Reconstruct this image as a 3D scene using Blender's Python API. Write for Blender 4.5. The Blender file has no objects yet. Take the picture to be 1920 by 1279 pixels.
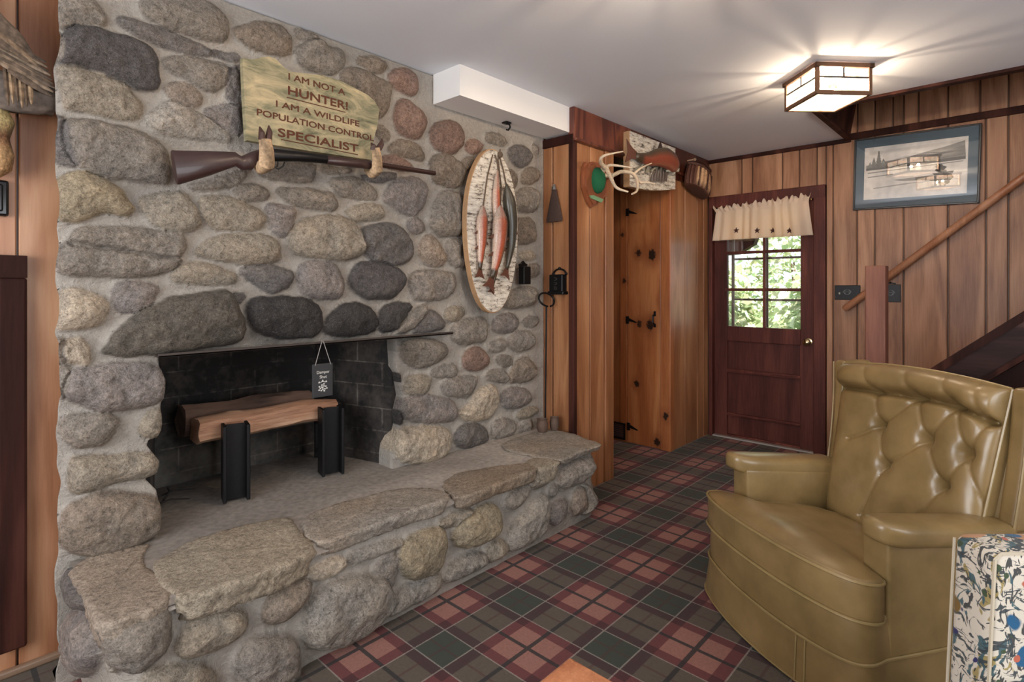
import bpy, math, random
import numpy as np
from mathutils import Vector, Matrix, Euler

random.seed(7)
RNG = np.random.default_rng(7)
C = bpy.context.scene.collection
SC = bpy.context.scene

# ------------------------------------------------------------------ camera
F_PX, YAW, Y0, CAM_H = 1038.0, math.radians(42.85), 540.0, 1.3
cam_d = bpy.data.cameras.new('camera')
cam = bpy.data.objects.new('camera', cam_d)
C.objects.link(cam)
cam.location = (0, 0, CAM_H)
cam.rotation_euler = (math.radians(90), 0, YAW - math.radians(90))
cam_d.sensor_width = 36.0
cam_d.lens = 36.0 * F_PX / 1920.0
cam_d.shift_y = -(639.5 - Y0) / 1920.0
cam_d.clip_start = 0.05
SC.camera = cam

# ------------------------------------------------------------------ world, exposure, fill lights, sun
SC.view_settings.view_transform = 'Standard'
SC.view_settings.look = 'None'
SC.view_settings.gamma = 1.0
SC.view_settings.use_curve_mapping = False
SC.view_settings.exposure = 0.02

w = bpy.data.worlds.new('sky')
SC.world = w
w.use_nodes = True
wb = w.node_tree.nodes['Background']
wb.inputs['Color'].default_value = (0.86, 0.94, 1.0, 1)
wb.inputs['Strength'].default_value = 2.2

def area_light(name, loc, target, sx, sy, power, col):
    d = bpy.data.lights.new(name, 'AREA')
    d.shape = 'RECTANGLE'
    d.size, d.size_y, d.energy, d.color = sx, sy, power, col
    o = bpy.data.objects.new(name, d)
    C.objects.link(o)
    o.location = loc
    v = Vector(target) - Vector(loc)
    o.rotation_euler = v.to_track_quat('-Z', 'Y').to_euler()
    return o

# fill lights added at assumed windows, unseen behind and beside the viewpoint
area_light('fill_light_rear', (-1.94, 0.6, 1.45), (2.0, 0.6, 1.4), 2.4, 1.3, 82, (0.94, 0.97, 1.0))
area_light('fill_light_side', (1.0, -2.34, 1.45), (1.0, 2.0, 1.35), 2.6, 1.3, 42, (0.94, 0.97, 1.0))
sun_d = bpy.data.lights.new('sun', 'SUN')
sun_d.energy = 22.0
sun_d.angle = 0.03
sun_d.color = (1.0, 0.96, 0.88)
sun = bpy.data.objects.new('sun', sun_d)
C.objects.link(sun)
sun.rotation_euler = (math.radians(28), math.radians(-30), 0)

# ------------------------------------------------------------------ pixel -> place helpers (measuring the real planes)
YSN, YCS = math.sin(YAW), math.cos(YAW)
def _ray(x, y):
    u = (x - 960) / F_PX
    return (u * YSN + YCS, -u * YCS + YSN, (Y0 - y) / F_PX)
def PY(x, y, Y):
    d = _ray(x, y); t = Y / d[1]
    return Vector((d[0] * t, Y, CAM_H + d[2] * t))
def PX(x, y, X):
    d = _ray(x, y); t = X / d[0]
    return Vector((X, d[1] * t, CAM_H + d[2] * t))
def PZ(x, y, Z):
    d = _ray(x, y); t = (Z - CAM_H) / d[2]
    return Vector((d[0] * t, d[1] * t, Z))

# ------------------------------------------------------------------ noise
def _hash(ix, iy, iz, seed):
    n = (ix * 374761393 + iy * 668265263 + iz * 2147483647 + seed * 974634777) & 0xffffffff
    n = ((n ^ (n >> 13)) * 1274126177) & 0xffffffff
    n = n ^ (n >> 16)
    return (n & 0xffff) / 65535.0
def vnoise(p, scale, seed=0, octaves=1):
    p = np.asarray(p, float)
    out = np.zeros(len(p)); amp = 1.0; tot = 0
    for o in range(octaves):
        q = p * scale * (2 ** o) + 100.0
        i = np.floor(q).astype(np.int64); f = q - i
        f = f * f * (3 - 2 * f)
        r = 0
        for dx in (0, 1):
            for dy in (0, 1):
                for dz in (0, 1):
                    wgt = (f[:, 0] if dx else 1 - f[:, 0]) * (f[:, 1] if dy else 1 - f[:, 1]) * (f[:, 2] if dz else 1 - f[:, 2])
                    r = r + wgt * _hash(i[:, 0] + dx, i[:, 1] + dy, i[:, 2] + dz, seed + o * 17)
        out += amp * (r * 2 - 1); tot += amp; amp *= 0.5
    return out / tot

def lin(r, g=None, b=None):
    if g is None: r, g, b = r
    f = lambda c: ((c / 255.0) / 12.92 if c / 255.0 <= 0.04045 else ((c / 255.0 + 0.055) / 1.055) ** 2.4)
    return (f(r), f(g), f(b))
def L4(*a):
    return (*lin(*a), 1.0)

# ------------------------------------------------------------------ mesh helpers
ORG = {}
def thing(name, label, cat, loc=(0, 0, 0), rotz=0, group=None, kind=None):
    o = bpy.data.objects.new(name, None)
    C.objects.link(o)
    o.location = loc; o.rotation_euler = (0, 0, rotz)
    o.empty_display_size = 0.1
    tag(o, label, cat, group, kind)
    ORG[o.name] = Vector(loc)
    return o
def tag(o, label=None, cat=None, group=None, kind=None):
    if label: o['label'] = label
    if cat: o['category'] = cat
    if group: o['group'] = group
    if kind: o['kind'] = kind
    return o

def mk(name, verts, faces, mat, parent=None, smooth=True, local=False, cols=None, label=None):
    V = np.asarray(verts, float).reshape(-1, 3)
    if parent is None:
        lo, hi = V.min(0), V.max(0)
        loc = Vector(((lo[0] + hi[0]) / 2, (lo[1] + hi[1]) / 2, lo[2]))
    else:
        loc = Vector((0, 0, 0)) if local else ORG[parent.name]
    V = V - np.array(loc)
    me = bpy.data.meshes.new(name)
    if isinstance(faces, np.ndarray) and faces.ndim == 2:
        nf, k = faces.shape
        me.vertices.add(len(V)); me.vertices.foreach_set('co', V.ravel().astype(np.float32))
        me.loops.add(nf * k); me.loops.foreach_set('vertex_index', faces.ravel().astype(np.int32))
        me.polygons.add(nf)
        me.polygons.foreach_set('loop_start', (np.arange(nf) * k).astype(np.int32))
        me.polygons.foreach_set('loop_total', np.full(nf, k, np.int32))
        me.update(calc_edges=True)
        me.validate()
    else:
        me.from_pydata([tuple(v) for v in V], [], [tuple(f) for f in faces])
        me.validate(); me.update()
    if smooth:
        me.polygons.foreach_set('use_smooth', np.ones(len(me.polygons), bool))
        if smooth is not True and hasattr(me, 'set_sharp_from_angle'):
            me.set_sharp_from_angle(angle=math.radians(smooth))
    if cols is not None:
        at = me.color_attributes.new('Col', 'FLOAT_COLOR', 'POINT')
        c = np.asarray(cols, float)
        if c.shape[1] == 3: c = np.hstack([c, np.ones((len(c), 1))])
        at.data.foreach_set('color', c.ravel().astype(np.float32))
    me.materials.append(mat)
    o = bpy.data.objects.new(name, me)
    C.objects.link(o)
    if parent is None:
        o.location = loc; ORG[o.name] = loc
    else:
        o.parent = parent
        ORG[o.name] = Vector((0, 0, 0)) if local else ORG[parent.name]
    if label: o['label'] = label
    return o

class MB:
    """collects shapes that become ONE mesh"""
    def __init__(s): s.v = []; s.f = []; s.c = []; s.col = (1, 1, 1)
    def add(s, V, Fc, col=None):
        n = len(s.v)
        V = [tuple(map(float, p)) for p in V]
        s.v += V
        s.f += [tuple(int(i) + n for i in f) for f in Fc]
        if col is None: col = s.col
        if np.ndim(col) == 1: s.c += [tuple(col)] * len(V)
        else: s.c += [tuple(c) for c in col]
        return s
    def box(s, x0, x1, y0, y1, z0, z1, M=None, col=None):
        P = [(x, y, z) for x in (x0, x1) for y in (y0, y1) for z in (z0, z1)]
        if M is not None: P = [M @ Vector(p) for p in P]
        return s.add(P, [(0, 1, 3, 2), (4, 6, 7, 5), (0, 4, 5, 1), (2, 3, 7, 6), (0, 2, 6, 4), (1, 5, 7, 3)], col)
    def bbox(s, x0, x1, y0, y1, z0, z1, b=0.004, M=None, col=None):
        """box with chamfered edges"""
        P = []; b = min(b, (x1 - x0) / 2.01, (y1 - y0) / 2.01, (z1 - z0) / 2.01)
        V, Fc = rbox(x1 - x0, y1 - y0, z1 - z0, b, 1)
        V = V + np.array([(x0 + x1) / 2, (y0 + y1) / 2, (z0 + z1) / 2])
        if M is not None: V = [M @ Vector(p) for p in V]
        return s.add(V, Fc, col)
    def tube(s, pts, rad, n=10, cap=True, sec=None, up=None, cols=None):
        """swept tube; rad number or list; sec(a)->(x,y) unit section scale"""
        pts = [Vector(p) for p in pts]
        m = len(pts)
        if np.ndim(rad) == 0: rad = [rad] * m
        base = len(s.v); ref = Vector(up) if up else None
        V = []; cc = []
        prev = None
        for i, p in enumerate(pts):
            t = (pts[min(i + 1, m - 1)] - pts[max(i - 1, 0)]).normalized()
            if ref is not None: a = ref - t * ref.dot(t)
            elif prev is not None: a = prev - t * prev.dot(t)
            else:
                a = Vector((0, 0, 1)) if abs(t.z) < 0.9 else Vector((1, 0, 0))
                a = a - t * a.dot(t)
            if a.length < 1e-6: a = Vector((0, 1, 0))
            a.normalize(); b = t.cross(a); prev = a
            for k in range(n):
                an = 2 * math.pi * k / n
                r = rad[i]
                if np.ndim(r) == 0: r = (r, r)
                V.append(p + a * (math.cos(an) * r[0]) + b * (math.sin(an) * r[1]))
                cc.append(cols(i / (m - 1), an) if cols else s.col)
        Fc = [(i * n + k, i * n + (k + 1) % n, (i + 1) * n + (k + 1) % n, (i + 1) * n + k) for i in range(m - 1) for k in range(n)]
        if cap:
            Fc.append(tuple(range(n - 1, -1, -1))); Fc.append(tuple((m - 1) * n + k for k in range(n)))
        return s.add(V, Fc, cc)
    def lathe(s, prof, n=20, M=None, col=None):
        V = [(r * math.cos(2 * math.pi * k / n), r * math.sin(2 * math.pi * k / n), z) for r, z in prof for k in range(n)]
        if M is not None: V = [M @ Vector(p) for p in V]
        m = len(prof)
        Fc = [(i * n + k, i * n + (k + 1) % n, (i + 1) * n + (k + 1) % n, (i + 1) * n + k) for i in range(m - 1) for k in range(n)]
        Fc.append(tuple(range(n - 1, -1, -1))); Fc.append(tuple((m - 1) * n + k for k in range(n)))
        return s.add(V, Fc, col)
    def prism(s, poly, fn, t0, t1, col=None):
        """closed outline poly (u,v); fn(u,v,t)->xyz ; thickness t0..t1"""
        n = len(poly)
        V = [fn(u, v, t0) for u, v in poly] + [fn(u, v, t1) for u, v in poly]
        Fc = [(k, (k + 1) % n, n + (k + 1) % n, n + k) for k in range(n)]
        Fc.append(tuple(range(n - 1, -1, -1))); Fc.append(tuple(range(n, 2 * n)))
        return s.add(V, Fc, col)
    def ball(s, c, r, n=12, m=8, col=None):
        if np.ndim(r) == 0: r = (r, r, r)
        V = []
        for i in range(m + 1):
            th = math.pi * i / m
            for k in range(n):
                V.append((c[0] + r[0] * math.sin(th) * math.cos(2 * math.pi * k / n), c[1] + r[1] * math.sin(th) * math.sin(2 * math.pi * k / n), c[2] + r[2] * math.cos(th)))
        Fc = [(i * n + k, (i + 1) * n + k, (i + 1) * n + (k + 1) % n, i * n + (k + 1) % n) for i in range(m) for k in range(n)]
        return s.add(V, Fc, col)
    def build(s, name, mat, parent=None, smooth=40, local=False, cols=True, label=None):
        return mk(name, s.v, s.f, mat, parent, smooth, local, s.c if cols else None, label)

def rbox(sx, sy, sz, r, seg=3, sub=(1, 1, 1), fn=None):
    """rounded box centred on 0; sub = extra divisions of the flats"""
    def axis(sz_, sb):
        h = sz_ / 2
        a = [-h + r * (1 - math.cos(math.pi / 2 * i / seg)) for i in range(seg + 1)] if seg > 1 else [-h, -h + r]
        mid = list(np.linspace(-h + r, h - r, sb + 1))[1:-1]
        return a + mid + [-x for x in reversed(a)]
    ax = [axis(sx, sub[0]), axis(sy, sub[1]), axis(sz, sub[2])]
    H = np.array([sx / 2 - r, sy / 2 - r, sz / 2 - r])
    idx = {}; V = []; Fc = []
    def vid(i, j, k):
        key = (i, j, k)
        if key not in idx:
            p = np.array([ax[0][i], ax[1][j], ax[2][k]])
            q = np.clip(p, -H, H); d = p - q; l = np.linalg.norm(d)
            if l > 1e-9: p = q + d / l * r
            idx[key] = len(V); V.append(p)
        return idx[key]
    nx, ny, nz = (len(a) - 1 for a in ax)
    for (a, b, fix, lo) in [(0, 1, 2, True), (0, 1, 2, False), (0, 2, 1, True), (0, 2, 1, False), (1, 2, 0, True), (1, 2, 0, False)]:
        n = (nx, ny, nz)
        for i in range(n[a]):
            for j in range(n[b]):
                q = []
                for (di, dj) in ((0, 0), (1, 0), (1, 1), (0, 1)):
                    t = [0, 0, 0]; t[a] = i + di; t[b] = j + dj; t[fix] = 0 if lo else n[fix]
                    q.append(vid(*t))
                flip = lo ^ (fix == 1)
                if flip: q.reverse()
                Fc.append(tuple(q))
    V = np.array(V)
    if fn is not None: V = np.array([fn(*p) for p in V])
    return V, Fc

def chaikin(P, n=2):
    P = np.asarray(P, float)
    for _ in range(n):
        Q = np.roll(P, -1, 0)
        P = np.stack([0.75 * P + 0.25 * Q, 0.25 * P + 0.75 * Q], 1).reshape(-1, 2)
    return P
def sdist(P, poly):
    """signed distance, + inside"""
    A = poly; B = np.roll(poly, -1, 0)
    best = np.full(len(P), 1e9); ins = np.zeros(len(P), bool)
    for a, b in zip(A, B):
        ab = b - a; t = np.clip(((P - a) @ ab) / max(ab @ ab, 1e-12), 0, 1)
        d = P - a - t[:, None] * ab
        best = np.minimum(best, (d * d).sum(1))
        cond = (a[1] > P[:, 1]) != (b[1] > P[:, 1])
        with np.errstate(divide='ignore', invalid='ignore'):
            xi = a[0] + (P[:, 1] - a[1]) / (b[1] - a[1]) * (b[0] - a[0])
        ins ^= cond & (P[:, 0] < xi)
    d = np.sqrt(best)
    return np.where(ins, d, -d)

# ------------------------------------------------------------------ material helpers
class NT:
    def __init__(s, name):
        s.m = bpy.data.materials.new(name); s.m.use_nodes = True
        s.t = s.m.node_tree; s.b = s.t.nodes['Principled BSDF']; s.out = s.t.nodes['Material Output']
    def n(s, typ, ins=None, **props):
        nd = s.t.nodes.new('ShaderNode' + typ)
        for k, v in props.items(): setattr(nd, k, v)
        for k, v in (ins or {}).items():
            sock = nd.inputs[k]
            if isinstance(v, bpy.types.NodeSocket): s.t.links.new(v, sock)
            else: sock.default_value = v
        return nd
    def link(s, a, b): s.t.links.new(a, b)
    def math(s, op, a, b=None, c=None, clamp=False):
        d = {0: a}
        if b is not None: d[1] = b
        if c is not None: d[2] = c
        return s.n('Math', d, operation=op, use_clamp=clamp).outputs[0]
    def vmath(s, op, a, b=None):
        d = {0: a}
        if b is not None: d[1] = b
        nd = s.n('VectorMath', d, operation=op)
        return nd.outputs['Value'] if op in ('LENGTH', 'DISTANCE', 'DOT_PRODUCT') else nd.outputs[0]
    def mix(s, fac, a, b, mode='MIX'):
        nd = s.n('Mix', data_type='RGBA', blend_type=mode)
        for sock, v in ((nd.inputs[0], fac), (nd.inputs[6], a), (nd.inputs[7], b)):
            if isinstance(v, bpy.types.NodeSocket): s.link(v, sock)
            elif sock.type == 'RGBA' and len(v) == 3: sock.default_value = (*v, 1)
            else: sock.default_value = v
        return nd.outputs[2]
    def ramp(s, fac, stops, interp='LINEAR'):
        nd = s.n('ValToRGB', {0: fac}); cr = nd.color_ramp; cr.interpolation = interp
        while len(cr.elements) < len(stops): cr.elements.new(0.5)
        for e, (p, c) in zip(cr.elements, stops):
            e.position = p; e.color = (*c, 1) if len(c) == 3 else c
        return nd.outputs[0]
    def obj(s): return s.n('TexCoord').outputs['Object']
    def attr(s, name='Col'):
        return s.n('Attribute', attribute_name=name).outputs['Color']
    def noise(s, vec, scale=5, detail=3, rough=0.5, dist=0.0):
        return s.n('TexNoise', {'Vector': vec, 'Scale': scale, 'Detail': detail, 'Roughness': rough, 'Distortion': dist}).outputs[0]
    def scalev(s, vec, sc): return s.vmath('MULTIPLY', vec, sc)
    def set(s, **kw):
        for k, v in kw.items():
            sock = s.b.inputs[k.replace('_', ' ')]
            if isinstance(v, bpy.types.NodeSocket): s.link(v, sock)
            elif sock.type == 'RGBA' and len(v) == 3: sock.default_value = (*v, 1)
            else: sock.default_value = v
        return s
    def bump(s, h, strength=0.3, dist=0.01):
        nd = s.n('Bump', {'Height': h, 'Strength': strength, 'Distance': dist})
        s.link(nd.outputs[0], s.b.inputs['Normal'])

def plain(name, rgb, rough=0.6, metal=0.0, var=0.0, vscale=30, bump=0.0, coat=0.0):
    m = NT(name); col = lin(rgb)
    if var:
        f = m.noise(m.obj(), vscale, 4)
        m.set(Base_Color=m.mix(f, tuple(c * (1 - var) for c in col), tuple(min(1, c * (1 + var)) for c in col)))
    else: m.set(Base_Color=col)
    m.set(Roughness=rough, Metallic=metal, Coat_Weight=coat)
    if bump: m.bump(m.noise(m.obj(), vscale * 2, 4), bump, 0.004)
    return m.m

def attr_mat(name, rough=0.6, var=0.25, vscale=60, bump=0.2, coat=0.0, metal=0.0):
    m = NT(name)
    f = m.noise(m.obj(), vscale, 4)
    k = m.n('MapRange', {0: f, 1: 0.3, 2: 0.7, 3: 1 - var, 4: 1 + var}).outputs[0]
    c = m.vmath('MULTIPLY', m.attr(), m.n('CombineXYZ', {0: k, 1: k, 2: k}).outputs[0])
    m.set(Base_Color=c, Roughness=rough, Coat_Weight=coat, Metallic=metal)
    if bump: m.bump(f, bump, 0.004)
    return m.m

def wood(name, dark, mid, light, grain=(26, 26, 1.5), ring=9.0, rough=0.5, coat=0.1, knots=0.0, knotpts=None, axis='z', bump=0.12, ringamt=0.5, spec=0.5):
    """board wood; Col.r = board brightness, Col.g = board offset"""
    m = NT(name)
    at = m.n('SeparateColor', {0: m.attr()})
    g10 = m.math('MULTIPLY', at.outputs[1], 37.0)
    v = m.vmath('ADD', m.obj(), m.n('CombineXYZ', {0: g10, 1: g10, 2: g10}).outputs[0])
    a = {'z': (1, 1, 1), 'x': None, 'y': None}
    def sc(x, y, z):
        if axis == 'x': return (z, y, x)
        if axis == 'y': return (x, z, y)
        return (x, y, z)
    big = m.noise(m.scalev(v, sc(4.0, 4.0, 0.55)), 1.0, 3, 0.5, 0.6)
    rings = m.math('SINE', m.math('MULTIPLY', big, ring * 6.28))
    rings = m.n('MapRange', {0: rings, 1: -1.0, 2: 1.0, 3: 0.0, 4: 1.0}).outputs[0]
    rings = m.math('POWER', rings, 1.6)
    fine = m.noise(m.scalev(v, sc(*grain)), 4.0, 5, 0.65)
    wide = m.noise(m.scalev(v, sc(5, 5, 0.4)), 1.3, 2)
    t = m.math('ADD', m.math('MULTIPLY', rings, ringamt), m.math('MULTIPLY', fine, 1.0 - ringamt))
    c = m.ramp(t, [(0.12, lin(dark)), (0.45, lin(mid)), (0.8, lin(light))])
    c = m.mix(m.n('MapRange', {0: wide, 1: 0.3, 2: 0.7, 3: 0.0, 4: 0.45}).outputs[0], c, m.mix(1.0, c, lin(mid), 'MULTIPLY'))
    if knotpts:
        kn_ = m.n('TexNoise', {'Vector': m.obj(), 'Scale': 48.0, 'Detail': 2.0}).outputs['Color']
        kv_ = m.vmath('ADD', m.obj(), m.scalev(m.vmath('SUBTRACT', kn_, (.5, .5, .5)), (0.0, 0.05, 0.05)))
        for (kx, ky, kz, kr) in knotpts:
            d = m.vmath('LENGTH', m.scalev(m.vmath('SUBTRACT', kv_, (kx, ky, kz)), (0, 1, 0.75)))
            halo = m.n('MapRange', {0: d, 1: kr * 0.5, 2: kr * 3.0, 3: 0.85, 4: 0.0}, interpolation_type='SMOOTHSTEP').outputs[0]
            c = m.mix(halo, c, lin(dark))
            core = m.n('MapRange', {0: d, 1: kr * 0.6, 2: kr, 3: 1.0, 4: 0.0}, interpolation_type='SMOOTHSTEP').outputs[0]
            c = m.mix(core, c, lin(40, 22, 14))
    k = m.n('MapRange', {0: at.outputs[0], 1: 0.0, 2: 1.0, 3: 0.0, 4: 1.0}).outputs[0]
    c = m.vmath('MULTIPLY', c, m.n('CombineXYZ', {0: k, 1: k, 2: k}).outputs[0])
    m.set(Base_Color=c, Roughness=rough, Coat_Weight=coat, Coat_Roughness=0.3, Specular_IOR_Level=spec)
    m.bump(t, bump, 0.002)
    return m.m

def text_mesh(body, box, fn, name, mat, parent, bold=0.0, depth=0.0015, fat=0.0):
    """lettering fitted to box (u0,u1,v0,v1); fn(u,v,t)->xyz"""
    cu = bpy.data.curves.new(name, 'FONT'); cu.body = body; cu.extrude = 0.02; cu.offset = bold
    cu.resolution_u = 4
    o = bpy.data.objects.new(name, cu); C.objects.link(o)
    me = bpy.data.meshes.new_from_object(o)
    V = np.array([v.co[:] for v in me.vertices]); Fc = [tuple(p.vertices) for p in me.polygons]
    bpy.data.objects.remove(o); bpy.data.curves.remove(cu); bpy.data.meshes.remove(me)
    lo, hi = V.min(0), V.max(0)
    u0, u1, v0, v1 = box
    P = []
    for p in V:
        P.append(fn(u0 + (p[0] - lo[0]) / (hi[0] - lo[0]) * (u1 - u0), v0 + (p[1] - lo[1]) / (hi[1] - lo[1]) * (v1 - v0), (p[2] - lo[2]) / (hi[2] - lo[2]) * depth))
    if fat:
        P0, F0, P, Fc = P, Fc, [], []
        q0, q1, q2 = fn(0, 0, 0), fn(fat, 0, 0), fn(0, fat, 0)
        for k in range(8):
            du, dv = math.cos(k * math.pi / 4), math.sin(k * math.pi / 4)
            o_ = [(q1[i] - q0[i]) * du + (q2[i] - q0[i]) * dv for i in range(3)]
            n = len(P)
            dz_ = fn(0, 0, 0.00008 * k); P += [tuple(p[i] + o_[i] + dz_[i] - q0[i] for i in range(3)) for p in P0]; Fc += [tuple(i + n for i in f) for f in F0]
    return mk(name, P, Fc, mat, parent, smooth=False)

# ================================================================== materials
M_ceil = plain('ceiling_paint', (228, 231, 237), 0.9, var=0.03, vscale=3, bump=0.05)
M_white = plain('white_drywall', (236, 233, 230), 0.8, var=0.02, vscale=5)
M_wall_back = plain('back_wall_paint', (176, 158, 140), 0.8)
M_panel = wood('panelling_wood', (126, 82, 54), (176, 127, 92), (202, 155, 120), ring=4, ringamt=0.35, rough=0.5, coat=0.08)
M_pine = wood('orange_pine', (136, 86, 54), (175, 121, 80), (200, 148, 106), ring=3, ringamt=0.35, rough=0.45, coat=0.15)
M_left = wood('left_panelling', (146, 94, 62), (182, 130, 94), (204, 158, 122), ring=3, ringamt=0.5, rough=0.45, coat=0.15)
M_header = wood('red_stained_board', (70, 28, 18), (116, 56, 38), (140, 78, 54), ring=6, rough=0.4, coat=0.2)
M_dark = wood('dark_trim_wood', (42, 20, 15), (66, 34, 26), (88, 50, 40), ring=3, spec=0.15, rough=0.65, coat=0.0)
M_door = wood('dark_stained_door_wood', (62, 26, 21), (102, 50, 41), (132, 74, 60), ring=3, spec=0.3, rough=0.55, coat=0.0, ringamt=0.25)
M_newel = wood('newel_wood', (92, 50, 38), (130, 80, 62), (152, 102, 80), ring=3, rough=0.6, coat=0.0, ringamt=0.3)
M_rail = wood('rail_wood', (136, 88, 62), (178, 126, 94), (204, 156, 124), ring=3, rough=0.4, coat=0.15, ringamt=0.3)
M_stair = wood('stair_wood', (34, 20, 18), (62, 40, 36), (92, 66, 58), ring=3, spec=0.2, rough=0.6, coat=0.0, axis='y')
M_basebd = wood('grey_baseboard_wood', (96, 70, 52), (136, 108, 86), (160, 134, 112), axis='x', ring=3)
M_iron = plain('black_iron', (26, 25, 26), 0.5, 0.6, var=0.3, vscale=60, bump=0.15)
M_black = plain('black_paint', (22, 21, 22), 0.4)
M_blackmetal = plain('black_cast_metal', (24, 23, 24), 0.38, 0.5, bump=0.1)
M_chrome = plain('chrome', (200, 200, 200), 0.12, 1.0)
M_brass = plain('tarnished_brass', (182, 160, 122), 0.2, 1.0)

# carpet: tartan
def carpet():
    m = NT('tartan_carpet')
    sep = m.n('SeparateXYZ', {0: m.obj()})
    PXc, PYc = 0.409, 0.4457
    G, R, P, K, Wt = lin(50, 57, 43), (0.064, 0.0050, 0.0062), lin(156, 104, 90), lin(24, 18, 16), lin(170, 160, 148)
    nz = m.noise(m.obj(), 420, 3, 0.7)
    nz2 = m.noise(m.obj(), 90, 3, 0.6)
    def axis(coord, off, per):
        u = m.math('FRACT', m.math('ADD', m.math('DIVIDE', m.math('SUBTRACT', coord, off), per), 0.5 + 50))
        d = m.math('ABSOLUTE', m.math('SUBTRACT', u, 0.5))        # 0 at the black line, .5 mid green
        d = m.math('ADD', d, m.math('MULTIPLY', m.math('SUBTRACT', nz, 0.5), 0.012))
        band = m.ramp(d, [(0.0, P), (0.215, R), (0.318, G)], 'CONSTANT')
        k = m.math('LESS_THAN', d, 0.019)
        wl = m.math('LESS_THAN', m.math('ABSOLUTE', m.math('SUBTRACT', d, 0.324)), 0.0065)
        rl = m.math('GREATER_THAN', d, 0.488)
        return band, k, wl, rl
    bx, kx, wx, rx = axis(sep.outputs[0], 1.092, PXc)
    by, ky, wy, ry = axis(sep.outputs[1], 1.762, PYc)
    c = m.n('Gamma', {0: m.mix(1.0, bx, by, 'MULTIPLY'), 1: 0.5}).outputs[0]
    c = m.mix(m.math('MULTIPLY', m.math('MAXIMUM', rx, ry), 0.5), c, R)
    c = m.mix(m.math('MULTIPLY', m.math('MAXIMUM', kx, ky), 0.92), c, K)
    c = m.mix(m.math('MULTIPLY', m.math('MAXIMUM', wx, wy), m.n('MapRange', {0: nz, 1: 0.35, 2: 0.6, 3: 0.15, 4: 0.85}).outputs[0]), c, Wt)
    f = m.math('ADD', m.math('MULTIPLY', nz, 0.9), m.math('MULTIPLY', nz2, 0.5))
    f = m.n('MapRange', {0: f, 1: 0.35, 2: 1.05, 3: 0.45, 4: 1.45}).outputs[0]
    c = m.vmath('MULTIPLY', c, m.n('CombineXYZ', {0: f, 1: f, 2: f}).outputs[0])
    m.set(Base_Color=c, Roughness=0.95, Sheen_Weight=0.1)
    m.bump(nz, 0.7, 0.006)
    return m.m
M_carpet = carpet()

# ================================================================== setting
def struct(name, mb, mat, smooth=False, cols=True):
    o = mb.build(name, mat, smooth=smooth, cols=cols)
    o['kind'] = 'structure'
    return o
def sbox(name, mat, *b):
    return struct(name, MB().box(*b), mat)

CZ = 2.43
sbox('floor', M_carpet, -2.0, 4.83, -2.4, 3.1, -0.08, 0.0).location.z += 0.0
# floor material is laid out in room coordinates: put the object's origin at the room's
fl = bpy.data.objects['floor']
def recentre(o):
    dv = np.array(o.location)
    me = o.data
    V = np.empty(len(me.vertices) * 3, np.float32); me.vertices.foreach_get('co', V)
    me.vertices.foreach_set('co', (V.reshape(-1, 3) + dv).ravel().astype(np.float32)); o.location = (0, 0, 0); me.update()
recentre(fl)

ce = MB()
ce.box(-2.0, 3.86, -2.4, 2.62, CZ, CZ + 0.12)
ce.box(3.86, 4.95, 0.97, 2.62, CZ, CZ + 0.12)
struct('ceiling', ce, M_ceil)
st = MB()
st.box(3.86, 4.95, -2.4, 0.97, 3.7, 3.8)
struct('ceiling_stairwell', st, M_ceil)
# dark boarding lining the stairwell opening
so = MB()
so.prism([(0.97, CZ), (1.0, CZ), (0.90, 3.0), (0.87, 3.0)], lambda u, v, t: (t, u, v), 3.86, 4.80)
so.box(3.86, 4.8, 0.84, 0.90, 3.0, 3.7)
struct('trim_1', so, M_dark)
tr = MB()
tr.bbox(3.82, 3.875, -2.4, 0.99, CZ - 0.018, CZ + 0.0, 0.004)
tr.bbox(3.82, 4.78, 0.955, 0.995, CZ - 0.018, CZ + 0.0, 0.004)
struct('trim_2', tr, M_dark)
sbox('wall_stairwell', M_wall_back, 3.80, 3.86, -2.4, 0.97, CZ + 0.12, 3.7)

def planks(mb, cuts, z0, z1, fn, th=0.016, gap=0.008, tone=(0.82, 1.0), ch=0.004, skip=None):
    """vertical boards between successive cuts; fn(u, v, t)->xyz"""
    for a, b in zip(cuts[:-1], cuts[1:]):
        lo, hi = min(a, b) + gap / 2, max(a, b) - gap / 2
        zz0, zz1 = (z0(a, b), z1(a, b)) if callable(z0) else (z0, z1)
        col = (random.uniform(*tone), random.random(), 0)
        c = ch
        poly = [(lo, 0), (lo, th - c), (lo + c, th), (hi - c, th), (hi, th - c), (hi, 0)]
        n = len(poly)
        V = [fn(u, zz0, t) for u, t in poly] + [fn(u, zz1, t) for u, t in poly]
        Fc = [(k, (k + 1) % n, n + (k + 1) % n, n + k) for k in range(n)] + [tuple(range(n)), tuple(range(n, 2 * n))]
        mb.add(V, Fc, col)
    return mb

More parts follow.
